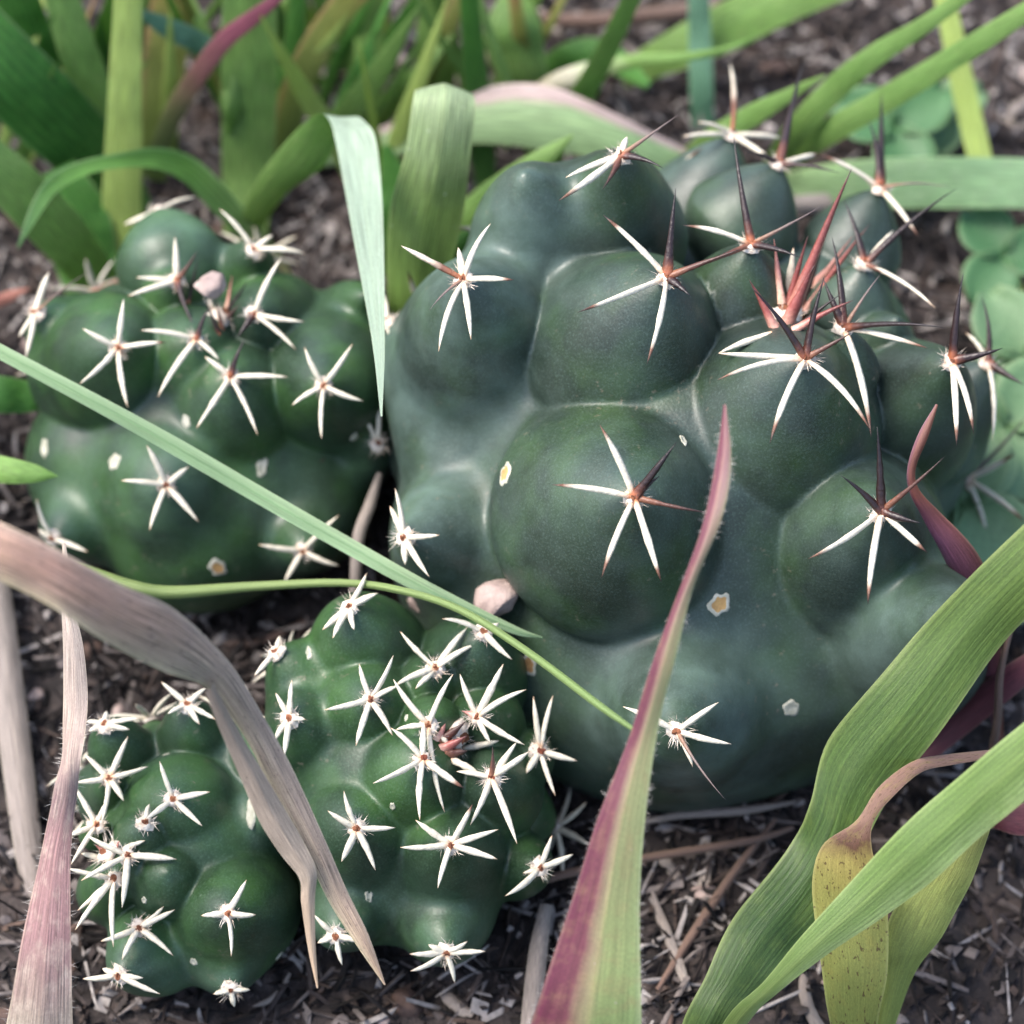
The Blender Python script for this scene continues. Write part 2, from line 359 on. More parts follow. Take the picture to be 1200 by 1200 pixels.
def build_cactus(label, cpx, t, core, tubs, mat, h, r0, scars=(), apex=None, back=None, aw=.9, kdef=2.0, rs=1.0, ind=.45, ext=1.2, pw=1.5, lobes=()):
    C = P(cpx[0], cpx[1], t); B = []
    axis_ = nrm(hit(apex[0], apex[1], C, core[0] * 1.1) - C) if apex else np.array([0, 0, 1.0])
    for q in tubs:
        tip, bul, r = q['tip'], q['bul'], q['r'] * .1 * q.get('rs', rs)
        dpx = math.dist(tip, bul) * .1
        if math.dist(tip, cpx) * .1 > .82 * core[0]: r = min(r, q.get('rmax', max(q['r'] * .085, dpx * 1.0)))
        rho = core[0] - q.get('in', ind) * r
        a = hit(bul[0], bul[1], C, rho)
        if np.linalg.norm(a - C) > rho * 1.02: a = a + VD * q.get('dt', 0)
        if 'ad' in q: a = P(bul[0], bul[1], q['ad'])
        rb = q.get('rb', .30 if q['sp'] else .6) * r
        tp = hit(tip[0], tip[1], C, np.linalg.norm(a - C) + r * q.get('ext', ext))
        if 'td' in q: tp = P(tip[0], tip[1], q['td'])
        dirn = nrm(tp - a); b = tp - dirn * rb
        B.append(dict(a=a, b=b, r=r, rb=rb, L=np.linalg.norm(b - a), k=q.get('k', kdef)*KS, tp=tp, n=dirn, q=q))
    nvis = len(B)
    if back:                                    # the far side carries tubercles too
        n = back['n']
        for i in range(n):
            z = 1 - (i + .5) / n * 1.5; ph = i * 2.39996; rr = math.sqrt(max(0, 1 - z * z))
            u = nrm(np.cross(axis_, [1, .2, .1])); v2 = np.cross(axis_, u); d = axis_ * z + (u * math.cos(ph) + v2 * math.sin(ph)) * rr
            if d @ VD < .22 or C[2] + d[2] * core[0] < 3: continue
            tp = C + d * (core[0] + back['r'] * .75)
            if any(np.linalg.norm(tp - x['tp']) < back['r'] * 1.15 for x in B): continue
            px = tp - CAMP; dep = px @ VD; sx = px @ RT / dep * DIST; sy = px @ UP / dep * DIST
            a = C + d * (core[0] - .4 * back['r']); rb = back['r'] * .3; b = tp - d * rb
            B.append(dict(a=a, b=b, r=back['r'], rb=rb, L=np.linalg.norm(b - a), k=1.5, tp=tp, n=d, q={}))
    lobes = [(P(x, y, lt), lr, lk) for x, y, lt, lr, lk in lobes]
    body = Body(C, core, B, lobes); body.pw = pw; pv, F, nn = body.mesh(h)
    def surface(x, y):
        d = raydir(x, y); s = np.dot(C - CAMP, d) - core[0] * 1.5
        for _ in range(80):
            p = CAMP + d * s; f = float(body.f(p[None])[0])
            if f < .01:
                e = .1; g = np.array([float(body.f((p + v)[None])[0] - body.f((p - v)[None])[0]) for v in np.eye(3) * e]); return p, nrm(g)
            s += f * .8
            if s > DIST * 1.4: return None
        return None
    body.surface = surface
    root = empty('cactus', [C[0], C[1], 0], label, 'cactus', None)
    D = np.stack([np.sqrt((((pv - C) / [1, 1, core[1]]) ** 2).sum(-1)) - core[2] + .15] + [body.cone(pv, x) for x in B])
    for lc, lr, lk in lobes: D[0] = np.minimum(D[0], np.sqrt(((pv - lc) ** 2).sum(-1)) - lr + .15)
    wgt = np.exp(-np.clip(D - D.min(0), 0, 30) / 1.2); bv = np.array([.35] + [x['q'].get('bl', 1.0 if x['k'] > 1.6 else .35) for x in B])  # per-part weight of wax bloom plus painted sheen, highest on the smooth flanks
    bloom_sheen = (wgt * bv[:, None]).sum(0) / wgt.sum(0)
    own = D.argmin(0); fo = own[F[:, 0]]
    for i in range(len(B) + 1):
        Fi = F[fo == i]
        if not len(Fi): continue
        ids, inv = np.unique(Fi, return_inverse=True)
        o = obj('stem' if i == 0 else 'tubercle', pv[ids], inv.reshape(-1, 4), mat, root, normals=nn[ids], bloom_sheen=bloom_sheen[ids])
        if i == 0: continue
        x = B[i - 1]; q = x['q']
        g = x['tp'] - C
        if i <= nvis:
            if q.get('sp'): cluster(o, x['tp'], x['n'], q['sp'], q.get('sr', r0), q.get('dark', False), q.get('aw', aw))
        elif back: rand_cluster(o, x['tp'], x['n'], axis_, back['L'], r0, back['kinds'])
    for s in scars: scar(root, body, *s)
    return root, body, axis_

KS = .6
def T(tip, bul, r, sp=None, **kw): return dict(tip=tip, bul=bul, r=r, sp=sp, **kw)
w_, W_, d_, b_, r_, k_, g_, o_ = 'wWdbrkgo'
BIG = [
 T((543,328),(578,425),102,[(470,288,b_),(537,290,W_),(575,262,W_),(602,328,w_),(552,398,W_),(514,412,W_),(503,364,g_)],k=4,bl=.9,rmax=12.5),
 T((728,183),(712,275),80,[(655,235,w_),(663,208,W_),(735,160,W_),(777,197,d_),(797,133,g_),(706,222,o_,.3)],pw=1.25),
 T((781,326),(737,412),80,[(707,252,w_),(677,366,w_),(758,427,w_),(792,220,d_),(868,292,o_),(809,347,d_)],k=1.0),
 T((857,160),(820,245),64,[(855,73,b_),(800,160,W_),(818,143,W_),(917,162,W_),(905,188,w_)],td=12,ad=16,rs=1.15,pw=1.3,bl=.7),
 T((912,194),(872,258),60,[(942,68,d_),(873,177,d_),(960,180,w_),(985,203,d_)],td=2,ad=6,rs=1.2,pw=1.3,k=1.0),
 T((880,288),(866,350),52,[(860,160,d_),(800,264,w_),(800,320,o_),(938,302,d_),(964,241,g_)],k=1.0),
 T((1030,222),(1000,288),56,[(1033,107,d_),(1017,140,d_),(960,181,w_),(1076,277,w_),(1117,221,g_)],td=5,ad=9,rs=1.1,pw=1.3,bl=.5),
 T((1013,311),(998,362),42,[(988,233,d_),(1122,220,d_),(1047,270,W_),(1077,347,o_),(1096,361,W_)],td=-8),
 T((943,421),(906,490),82,[(841,445,w_),(902,520,w_),(1020,504,w_),(880,336,d_),(966,324,d_),(998,390,o_),(842,414,W_)],k=1.0),
 T((989,386),(984,432),42,[(975,278,d_),(964,325,d_),(1033,320,g_),(1106,384,d_),(1087,408,w_),(1021,512,w_)],td=-22),
 T((1052,372),(1030,412),40,None,ad=-6,td=-13,bl=.5,rs=1.2),
 T((1115,424),(1046,492),74,[(1129,320,d_),(1175,408,d_),(1121,522,w_),(1141,508,w_)],k=1.2),
 T((1157,428),(1092,500),64,[(1150,347,d_),(1132,390,W_),(1200,451,d_),(1163,516,W_)],td=-2,ad=5,rs=1.15,bl=.6),
 T((743,583),(722,604),94,[(703,498,w_),(647,568,w_),(705,677,w_),(775,682,w_),(831,601,o_,.25),(793,518,d_),(773,558,d_)],k=1.2),
 T((1032,600),(970,652),98,[(1028,500,d_),(985,557,d_),(1107,535,o_),(947,655,w_),(1017,708,w_),(1087,648,w_),(1080,613,d_)],k=1.2),
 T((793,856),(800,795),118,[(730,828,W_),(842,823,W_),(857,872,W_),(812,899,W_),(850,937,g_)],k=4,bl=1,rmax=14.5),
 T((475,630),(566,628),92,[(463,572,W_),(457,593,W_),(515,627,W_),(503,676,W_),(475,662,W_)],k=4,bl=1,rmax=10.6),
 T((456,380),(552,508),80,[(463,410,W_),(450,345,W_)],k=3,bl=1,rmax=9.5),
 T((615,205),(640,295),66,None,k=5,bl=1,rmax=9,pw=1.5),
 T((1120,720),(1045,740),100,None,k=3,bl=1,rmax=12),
]
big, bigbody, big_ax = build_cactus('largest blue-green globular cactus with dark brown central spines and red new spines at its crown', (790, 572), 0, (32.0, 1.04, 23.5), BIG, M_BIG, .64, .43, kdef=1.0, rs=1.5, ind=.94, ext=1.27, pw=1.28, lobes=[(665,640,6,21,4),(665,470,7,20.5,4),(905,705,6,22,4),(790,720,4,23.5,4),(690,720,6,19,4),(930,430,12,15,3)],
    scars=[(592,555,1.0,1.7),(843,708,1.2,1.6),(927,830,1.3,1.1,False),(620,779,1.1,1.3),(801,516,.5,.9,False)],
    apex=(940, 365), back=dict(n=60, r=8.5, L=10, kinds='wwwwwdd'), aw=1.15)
LEFT = [
 T((43,367),(88,402),56,[(58,318,W_),(30,420,W_),(22,395,W_),(105,318,g_)]),
 T((207,330),(206,350),46,[(205,278,W_),(232,293,o_),(160,325,W_),(150,347,W_),(230,387,d_)]),
 T((297,293),(288,322),46,[(257,245,W_),(320,275,W_),(358,297,W_)]),
 T((187,248),(200,308),52,[(145,263,W_),(230,231,W_),(170,262,o_)],td=16,rmax=6.8,k=3),
 T((298,368),(322,388),50,[(330,302,W_),(357,377,W_),(347,410,W_),(278,395,d_)]),
 T((138,408),(124,432),66,[(195,401,w_),(93,450,W_),(150,478,W_),(97,385,W_),(145,350,W_)]),
 T((230,398),(224,422),46,[(185,465,W_),(165,387,W_),(257,422,W_),(245,360,d_)],dark=True),
 T((270,442),(270,470),56,[(230,502,W_),(302,510,W_),(338,442,W_),(240,418,W_),(287,398,d_)]),
 T((379,452),(386,448),72,[(357,407,W_),(413,403,W_),(342,475,W_),(377,515,W_),(426,470,W_)]),
 T((195,568),(202,560),82,[(172,522,W_),(142,563,W_),(175,622,W_),(233,612,W_),(221,547,W_)],k=3.2),
 T((63,630),(112,602),72,[(43,585,W_),(45,620,W_),(103,647,W_)],k=3.2),
 T((355,645),(362,600),82,[(303,638,W_),(333,683,W_),(398,663,W_),(397,604,W_)],k=3.2),
 T((428,345),(408,378),58,None,k=2.5), T((442,520),(415,530),60,[(415,468,W_),(445,468,W_)],k=3),
]
left, leftbody, left_ax = build_cactus('medium green globular cactus with white star spines and dark crown spines beside the largest cactus', (246, 484), 15, (19.3, 1.05, 15.0), LEFT, M_SML, .5, .41, rs=1.45, ind=1.02, kdef=1.2, lobes=[(235,590,14,13.5,3),(320,560,16,12.5,3),(140,540,16,11.5,3)],
    scars=[(134,541,1.1,1.2,False),(255,665,1.2,1.2),(307,546,.8,1.3,False),(218,494,.7,.8,False),(52,525,.6,1.4,False),(415,512,.5,1.0,False)],
    apex=(255, 370), back=dict(n=40, r=6, L=6, kinds='WWWWWW'), aw=1.0)
MIDD = [
 T((410,712),(432,772),50,[(430,671,W_),(443,695,W_),(378,738,W_),(415,738,W_),(390,748,W_)],rmax=7.2),
 T((566,742),(548,796),50,[(518,725,W_),(600,773,W_),(585,730,W_)],rmax=7),
 T((510,784),(504,803),42,[(469,740,W_),(548,735,W_),(557,755,W_),(462,804,W_),(487,807,W_)]),
 T((434,820),(430,838),50,[(421,778,W_),(461,768,W_),(380,832,W_),(417,874,W_),(460,862,W_),(466,804,W_)]),
 T((495,890),(486,908),42,[(458,853,W_),(437,918,W_),(492,961,W_),(544,924,w_),(497,846,W_)],k=1.0,dark=True),
 T((502,850),(506,852),25,[(461,796,W_),(464,855,W_),(531,790,W_),(521,952,W_,.0)],k=.8),
 T((559,840),(567,848),32,[(539,790,W_),(590,778,W_),(617,808,W_),(615,873,W_),(575,871,W_),(541,833,k_)],k=.8),
 T((576,911),(575,926),42,[(577,874,o_),(606,869,W_),(621,880,W_),(535,904,W_),(551,967,W_),(606,989,W_)],k=1.0,dark=True),
 T((632,880),(608,892),46,[(625,816,W_),(648,815,W_),(677,892,W_),(651,933,W_),(616,907,W_)],dark=True),
 T((418,971),(420,972),56,[(403,927,W_),(463,970,W_),(384,950,W_),(440,1020,W_),(400,1010,W_)]),
 T((528,990),(525,996),56,[(487,961,W_),(554,942,w_),(584,972,W_),(583,1007,W_),(469,993,W_),(513,1041,W_)]),
 T((632,1017),(602,1012),50,[(647,979,W_),(672,1001,W_),(592,1050,W_),(613,1023,W_)]),
 T((523,1115),(518,1062),74,[(480,1118,W_),(481,1138,W_),(533,1152,W_),(569,1115,W_),(548,1103,W_),(502,1107,W_)],k=3),
 T((340,842),(378,856),50,[(342,797,W_),(323,812,W_),(358,843,W_),(333,887,W_),(322,868,W_)],k=2.2,rmax=6.5),
 T((394,1095),(412,1055),66,[(368,1072,W_),(372,1105,W_),(401,1131,W_),(424,1103,W_)],k=3),
 T((325,765),(374,812),42,[(328,745,W_),(298,792,W_)],k=2.5,rmax=6.8),
]
midd, middbody, mid_ax = build_cactus('small green cactus with white star spines crowded round a reddish crown', (478, 915), -11, (16.4, 1.0, 13.0), MIDD, M_SML, .45, .42, rs=1.45, ind=1.02, kdef=1.2, lobes=[(470,975,-8,13,2.5)],
    scars=[(362,765,.4,.8,False),(432,1050,.6,.9,False),(476,841,.4,.4,False),(460,945,.3,.6,False)], apex=(533, 862), back=dict(n=34, r=5, L=5.5, kinds='WWWWWW'), aw=1.05)
SMA = [
 T((220,827),(226,866),45,[(189,799,W_),(242,806,W_),(253,843,W_),(234,849,W_),(196,837,W_)]),
 T((123,850),(142,882),40,[(125,833,W_),(165,842,W_),(152,855,W_),(101,845,W_),(104,857,W_)]),
 T((128,913),(132,932),32,[(99,884,W_),(150,863,W_),(174,898,W_),(88,917,W_),(145,939,W_),(119,965,W_)],k=1),
 T((203,937),(211,952),46,[(187,892,W_),(246,928,W_),(237,968,W_),(171,960,W_)],k=1),
 T((267,1070),(270,1062),55,[(289,1031,W_),(300,1072,W_),(236,1073,W_),(271,1121,W_)],k=1.2),
 T((163,1087),(171,1086),42,[(192,1062,W_),(205,1066,W_),(118,1103,W_),(143,1125,W_),(203,1120,W_)],k=1.2),
 T((150,1003),(150,1017),25,[(207,1007,W_),(143,1064,W_),(95,1032,W_),(102,979,W_)],k=.8),
 T((113,967),(112,978),22,[(87,921,W_),(126,938,W_),(78,980,W_),(83,1013,W_)],k=.8),
 T((133,1030),(128,1046),26,[(133,1110,W_),(91,1067,W_),(77,1017,W_),(88,1090,W_)],k=.8),
 T((170,965),(168,985),24,[(175,942,W_)],k=.8), T((196,1022),(196,1030),30,None,k=1),
 T((318,955),(302,955),50,None,k=3), T((140,1142),(185,1110),54,[(97,1147,W_),(168,1146,W_),(188,1165,W_),(120,1135,W_)],k=3),
 T((270,1158),(262,1105),62,[(250,1165,W_),(293,1160,W_),(275,1180,W_)],k=3),
 T((322,870),(300,890),45,None,k=3),
]
sma, smabody, sma_ax = build_cactus('smallest green cactus with white star spines crowded on its left side, beside dry straw', (218, 998), -12, (12.7, 1.0, 10.0), SMA, M_SML, .42, .40, rs=1.45, ind=1.02, kdef=1.2, lobes=[(250,1010,-9,9.5,2.5)],
    scars=[(195,884,.5,.7,False),(294,952,.9,1.6,False),(169,1055,.4,.5,False),(227,1127,.5,.6,False),(327,1120,.6,.5,False)], apex=(130, 1000), back=dict(n=30, r=4.5, L=5, kinds='WWWWWW'), aw=1.0)

def crown(root, body, apex, ends, r0, wool=2.4):
    c = body.surface(*apex)
    if c is None: return
    p, n = c
    o = areole(root, p, n, wool); o.name = 'crown_wool'
    for e in ends:
        x, y, kd, bx, by = e[:5]; q = body.surface(bx, by); q = q[0] if q is not None else p
        t0 = float(np.dot(q - CAMP, VD) - DIST); L = np.linalg.norm(P(x, y, t0) - q)
        end = P(x, y, t0 - (e[5] if len(e) > 5 else .35) * L); spine(root, q - n * .3, end, n * .03 * L, r0 * (e[6] if len(e) > 6 else 1), kd)
crown(big, bigbody, (918, 372), [(972,262,d_,938,372,.3,.8),(1020,262,r_,945,362,.3,1.1),(985,345,d_,935,382,.3,.8),(998,198,r_,925,372,.3,1.7),(947,276,r_,920,368,.3),(907,280,k_,915,352,.3),(878,328,r_,908,382,.3,1.2),(1000,276,k_,940,360,.3,1.2),
      (1004,318,r_,938,366,.3),(1000,352,r_,930,385,.2,1.1),(985,300,k_,935,350,.3),(955,310,r_,922,378,.5,1.5),(930,290,W_,924,345,.3),(842,414,W_,905,388,.2,1.1)], .55, 2.0)
crown(left, leftbody, (258, 372), [(232,300,d_,222,352,.3),(252,350,o_,262,385,.3),(290,330,d_,262,372,.4),(272,322,k_,266,365,.4),(285,352,o_,262,378,.3),(240,352,d_,258,390,.4)], .36, 1.8)
crown(midd, middbody, (535, 862), [(545,846,o_,520,868,.3,1.6),(548,862,r_,522,878,.3,1.6),(522,848,k_,515,866,.4,1.4),(585,868,W_,545,878,.2),(525,872,W_,517,860,.4),(560,905,W_,530,890,.2),(548,880,o_,528,884,.3,1.5)], .5, 1.7)
crown(sma, smabody, (128, 1000), [(112,990,k_,125,1002,.4,1.2),(140,985,k_,132,1000,.4,1.2),(170,985,W_,140,995,.3),(95,1000,W_,118,1005,.3)], .42, 1.5)

# ------------------------------------------------------------------ leaves and grass
GREEN = (104, 140, 62); F_ = .98
def lm(name, along, **kw): kw.setdefault('f', F_); return leaf_mat(name, along, **kw)
LM = {
 'green': lm('leaf_green', [(0, (122, 154, 84)), (.5, (112, 148, 76)), (1, (122, 152, 84))], blotch=((140, 160, 98), .4), nv=14, f=1.15, trans=.4),
 'green2': lm('leaf_deep_green', [(0, (70, 118, 48)), (.6, (62, 108, 46)), (1, (84, 124, 60))], blotch=((92, 130, 60), .4), nv=8, trans=.4, f=1.35),
 'pale': lm('leaf_pale_green', [(0, (150, 182, 140)), (.5, (140, 174, 126)), (1, (150, 178, 130))], blotch=((168, 190, 152), .5), spots=((215, 225, 205), .72, 7, .5), nv=22, aspect=8, f=1.1, trans=.4),
 'under': lm('leaf_underside_bluish', [(0, (176, 194, 172)), (1, (172, 188, 166))], blotch=((190, 202, 182), .4), spots=((222, 230, 216), .70, 7, .4), nv=20, trans=.4, f=1.0),
 'blue': lm('leaf_bluish', [(0, (110, 150, 120)), (1, (98, 142, 112))], nv=6),
 'thin': lm('blade_thin_bluegreen', [(0, (140, 166, 124)), (.6, (126, 154, 110)), (.94, (120, 150, 100)), (1, (190, 150, 130))], across=[(0, (156, 178, 140), .7), (.35, (156, 178, 140), .1), (.5, (92, 130, 86), .8), (.65, (140, 172, 130), .1), (1, (160, 190, 150), .7)], aspect=30, f=0.95),
 'stem': lm('stem_yellowgreen', [(0, (130, 158, 92)), (.5, (140, 160, 96)), (1, (112, 130, 66))], aspect=40, trans=.1, f=0.72),
 'yellow': lm('blade_yellow_green', [(0, (168, 184, 104)), (.5, (156, 176, 96)), (1, (150, 172, 94))], blotch=((172, 190, 118), .5), nv=9, f=1.15, aspect=12, trans=.4),
 'olive': lm('blade_olive', [(0, (150, 110, 80)), (.2, (138, 142, 74)), (1, (124, 148, 78))], across=[(0, (170, 120, 96), .8), (.25, (140, 150, 80), 0), (1, (140, 150, 80), 0)], aspect=8, trans=.4),
 'purple': lm('blade_purple_to_green', [(0, (104, 48, 64)), (.35, (132, 72, 86)), (.55, (130, 90, 84)), (.8, (124, 130, 84)), (1, (110, 140, 80))], aspect=12),
 'lance': lm('blade_purple_edged', [(0, (168, 110, 120)), (.10, (170, 128, 130)), (.3, (158, 150, 112)), (1, (158, 186, 108))],
     across=[(0, (112, 50, 70), 1), (.30, (120, 58, 76), .95), (.50, (170, 130, 120), .35), (.6, (170, 190, 120), 0), (.92, (170, 196, 130), .2), (1, (186, 200, 150), .6)], blotch=((176, 140, 104), .35), aspect=9, vein=.16, nv=7, spots=((224, 190, 200), .74, 14, .6), f=0.8),
 'broad': lm('leaf_broad_green', [(0, (116, 142, 68)), (.4, (100, 130, 62)), (.7, (76, 108, 54)), (1, (100, 126, 66))], across=[(0, (150, 168, 96), .7), (.06, (150, 168, 96), .2), (.15, (0, 0, 0), 0), (.9, (0, 0, 0), 0), (1, (140, 164, 92), .5)], blotch=((124, 150, 72), .5), spots=((112, 92, 52), .77, 12, .5), aspect=7, vein=.24, nv=11, f=0.6),
 'front': lm('leaf_front_green', [(0, (124, 150, 78)), (.4, (118, 146, 76)), (.7, (136, 160, 92)), (1, (142, 160, 90))], across=[(0, (160, 186, 110), .5), (.2, (100, 140, 60), .3), (.5, (100, 140, 60), 0), (.8, (160, 184, 122), .4), (1, (172, 194, 130), .6)], blotch=((112, 148, 64), .4), spots=((98, 96, 50), .78, 12, .5), aspect=8, vein=.22, nv=11, f=0.66),
 'yelbrown': lm('leaf_yellow_withered', [(0, (150, 118, 104)), (.40, (140, 108, 92)), (.48, (96, 66, 50)), (.54, (164, 150, 84)), (.66, (150, 150, 80)), (1, (128, 138, 68))], spots=((84, 62, 38), .61, 16, .6), aspect=6, vein=.12, blotch=((150, 140, 70), .5), rough=.6),
 'olbroad': lm('leaf_olive_broad', [(0, (168, 160, 92)), (.4, (150, 158, 86)), (1, (138, 152, 76))], blotch=((128, 136, 66), .5), spots=((92, 78, 46), .74, 10, .5), aspect=5, vein=.25),
 'dry': lm('blade_dry_pinkish', [(0, (186, 160, 132)), (.3, (168, 152, 134)), (.5, (162, 146, 126)), (.62, (150, 128, 108)), (.75, (150, 120, 104)), (1, (156, 136, 108))], across=[(0, (190, 172, 156), .5), (.25, (150, 112, 112), .15), (.45, (150, 112, 112), .15), (.6, (170, 148, 136), 0), (1, (196, 188, 150), .5)], spots=((78, 62, 56), .64, 18, .4), aspect=12, vein=.6, rough=.75, trans=.12, blotch=((150, 128, 118), .5), f=1.0),
 'dry2': lm('blade_dry_tan', [(0, (196, 168, 140)), (.4, (178, 160, 142)), (1, (166, 146, 128))], spots=((92, 74, 66), .68, 14, .5), aspect=10, vein=.4, rough=.75, trans=.12, f=0.9),
 'bent': lm('leaf_ribbed_pale_top', [(0, (126, 156, 96)), (.25, (180, 196, 160)), (.42, (160, 180, 132)), (.62, (126, 154, 84)), (1, (102, 136, 60))], spots=((220, 228, 210), .70, 8, .5), nv=20, aspect=8, vein=.35, f=.9, trans=.4),
 'drygrey': lm('straw_grey', [(0, (170, 158, 148)), (1, (150, 138, 130))], spots=((90, 80, 74), .7, 14, .4), aspect=14, vein=.5, rough=.8, trans=0, f=0.72),
 'twist': lm('blade_dry_twisted_pink', [(0, (196, 180, 164)), (.28, (190, 170, 156)), (.38, (176, 154, 144)), (.52, (150, 116, 114)), (.66, (156, 120, 118)), (.8, (176, 162, 144)), (1, (200, 180, 160))], spots=((96, 78, 70), .70, 16, .4), aspect=9, vein=.45, rough=.7, trans=.12, blotch=((214, 196, 176), .5), f=0.85),
 'brown': lm('litter_brown', [(0, (122, 98, 86)), (.5, (100, 80, 70)), (1, (116, 96, 86))], aspect=5, vein=.4, rough=.8, trans=.05),
 'redleaf': lm('leaf_dry_red', [(0, (176, 120, 104)), (1, (150, 96, 84))], aspect=4, vein=.3, rough=.6),
 'purpledry': lm('leaf_curled_purple', [(0, (150, 110, 96)), (.35, (120, 74, 70)), (.5, (118, 78, 110)), (.75, (104, 64, 92)), (1, (132, 84, 50))], across=[(0, (130, 92, 130), .5), (.4, (120, 70, 60), .2), (1, (120, 66, 44), .8)], aspect=6, vein=.3),
 'crimson': lm('blade_crimson', [(0, (118, 58, 70)), (1, (98, 48, 58))], across=[(0, (160, 116, 116), .5), (.4, (110, 54, 66), 0), (1, (130, 84, 90), .5)], f=.7, aspect=6),
 'clover': lm('leaf_clover', [(0, (110, 146, 100)), (1, (122, 156, 112))], blotch=((140, 170, 128), .4), aspect=1, vein=.15, f=.85),
 'clover2': lm('leaf_clover_dark', [(0, (70, 112, 70)), (1, (82, 124, 80))], aspect=1, vein=.15),
 'whitetip': lm('blade_white_tip', [(0, (112, 156, 70)), (.5, (128, 166, 84)), (.62, (190, 204, 160)), (.7, (226, 222, 200)), (1, (210, 196, 170))], aspect=10, f=0.8),
 'arc': lm('blade_arching', [(0, (66, 108, 54)), (.3, (98, 146, 64)), (.6, (112, 160, 72)), (.8, (140, 176, 110)), (1, (210, 190, 160))], across=[(0, (170, 200, 150), .4), (.3, (120, 160, 80), 0), (1, (110, 150, 70), 0)], aspect=10, nv=5, trans=.4),
 'drytop': lm('blade_pale_dry_edge', [(0, (140, 172, 120)), (.5, (146, 176, 126)), (1, (140, 168, 116))], across=[(0, (196, 176, 172), 1), (.22, (190, 166, 162), .95), (.34, (160, 176, 130), .1), (1, (150, 178, 132), 0)], aspect=7, nv=8, f=0.85),
}
def sheet(name, A, B, mats, parent=None, rows=48, cols=9, cup=.12, thick=.22, wav=.0, at=None, fold=0.0, seed=0):
    """leaf blade between two edge lines (mm); real thickness, upper and lower skin"""
    A = cr(A, rows); B = cr(B, rows); u = np.linspace(0, 1, cols); c = A[:, None] * (1 - u)[None, :, None] + B[:, None] * u[None, :, None]
    mid = (A + B) / 2; Tn = np.gradient(mid, axis=0); S = B - A; wd = np.linalg.norm(S, axis=1)
    N_ = np.cross(S, Tn); N_ /= np.linalg.norm(N_, axis=1, keepdims=True) + 1e-9
    for i in range(1, rows):
        if N_[i] @ N_[i - 1] < 0 and wd[i] < .3: N_[i] = N_[i - 1]
    prof = (2 * u - 1) ** 2 if not fold else np.abs(2 * u - 1)
    off = -(cup if not fold else fold) * wd[:, None] * (1 - prof)[None, :]
    off += wav * wd[:, None] * np.sin(np.arange(rows)[:, None] * .55 + seed + 2.2 * (u[None, :] > .5)) * (np.abs(2 * u - 1) ** 1.5)[None, :]
    off += .06 * vnoise(c, .8, seed)
    c = c + N_[:, None] * off[..., None]
    th = thick * np.clip(wd / 1.5, .15, 1)[:, None] * (1 - np.abs(2 * u - 1) ** 4)[None, :]; th[0] = 0; th[-1] = 0
    top = c + N_[:, None] * th[..., None] / 2; bot = c - N_[:, None] * th[..., None] / 2
    V = np.concatenate([top.reshape(-1, 3), bot.reshape(-1, 3)]); n0 = rows * cols; F = []; mi = []
    I = np.arange(n0).reshape(rows, cols)
    q = np.stack([I[:-1, :-1], I[:-1, 1:], I[1:, 1:], I[1:, :-1]], -1).reshape(-1, 4)
    F += q[:, ::-1].tolist() + (q + n0).tolist(); mi += [0] * len(q) + [1] * len(q)
    uv = np.stack(np.meshgrid(np.linspace(0, 1, rows), u, indexing='ij')[::-1], -1).reshape(-1, 2); uv = np.vstack([uv, uv])
    F = [[int(x) for x in f] for f in F]
    return obj(name, V, F, mats if isinstance(mats, list) else [mats, mats], parent, uv=uv, mi=mi, at=at)
def dep(x, y, t): return P(x, y, G(x, y, t[1]) if isinstance(t, tuple) else t)
g0 = ('g', -.8)
def edges(rowsAB):
    return [dep(a[0], a[1], a[4]) for a in rowsAB], [dep(a[2], a[3], a[5] if len(a) > 5 else a[4]) for a in rowsAB]
def leaf(name, label, cat, rowsAB, mats, group=None, parent=None, **kw):
    A, B = edges(rowsAB); at = (A[-1] + B[-1]) / 2
    if parent is None:
        o = sheet(name, A, B, mats, at=at, **kw); tag(o, label, cat, group)
    else: o = sheet(name, A, B, mats, parent, **kw)
    return o
def line_edges(pts, twist=0.0):
    C_ = np.array([dep(p[0], p[1], p[2]) for p in pts]); W = np.array([p[3] * .05 * (1 + ((c - TGT) @ VD) / DIST) for p, c in zip(pts, C_)])
    tn = np.gradient(C_, axis=0); A, B = [], []
    for i, (c, wv) in enumerate(zip(C_, W)):
        v = nrm(c - CAMP); s = nrm(np.cross(tn[i], v)); n = np.cross(nrm(tn[i]), s); a = R_(pts[i][4] if len(pts[i]) > 4 else twist)
        s = s * math.cos(a) + n * math.sin(a); wv = wv / max(.35, abs(math.cos(a))); A.append(c - s * wv); B.append(c + s * wv)
    return A, B
def blade(name, label, cat, pts, mats, group=None, parent=None, twist=0.0, **kw):
    A, B = line_edges(pts, twist)
    if parent is None: o = sheet(name, A, B, mats, at=(A[-1] + B[-1]) / 2, **kw); tag(o, label, cat, group)
    else: o = sheet(name, A, B, mats, parent, **kw)
    return o
M_HAIR = plain('leaf_hair', lin(222, 214, 206), None, 500, .5)
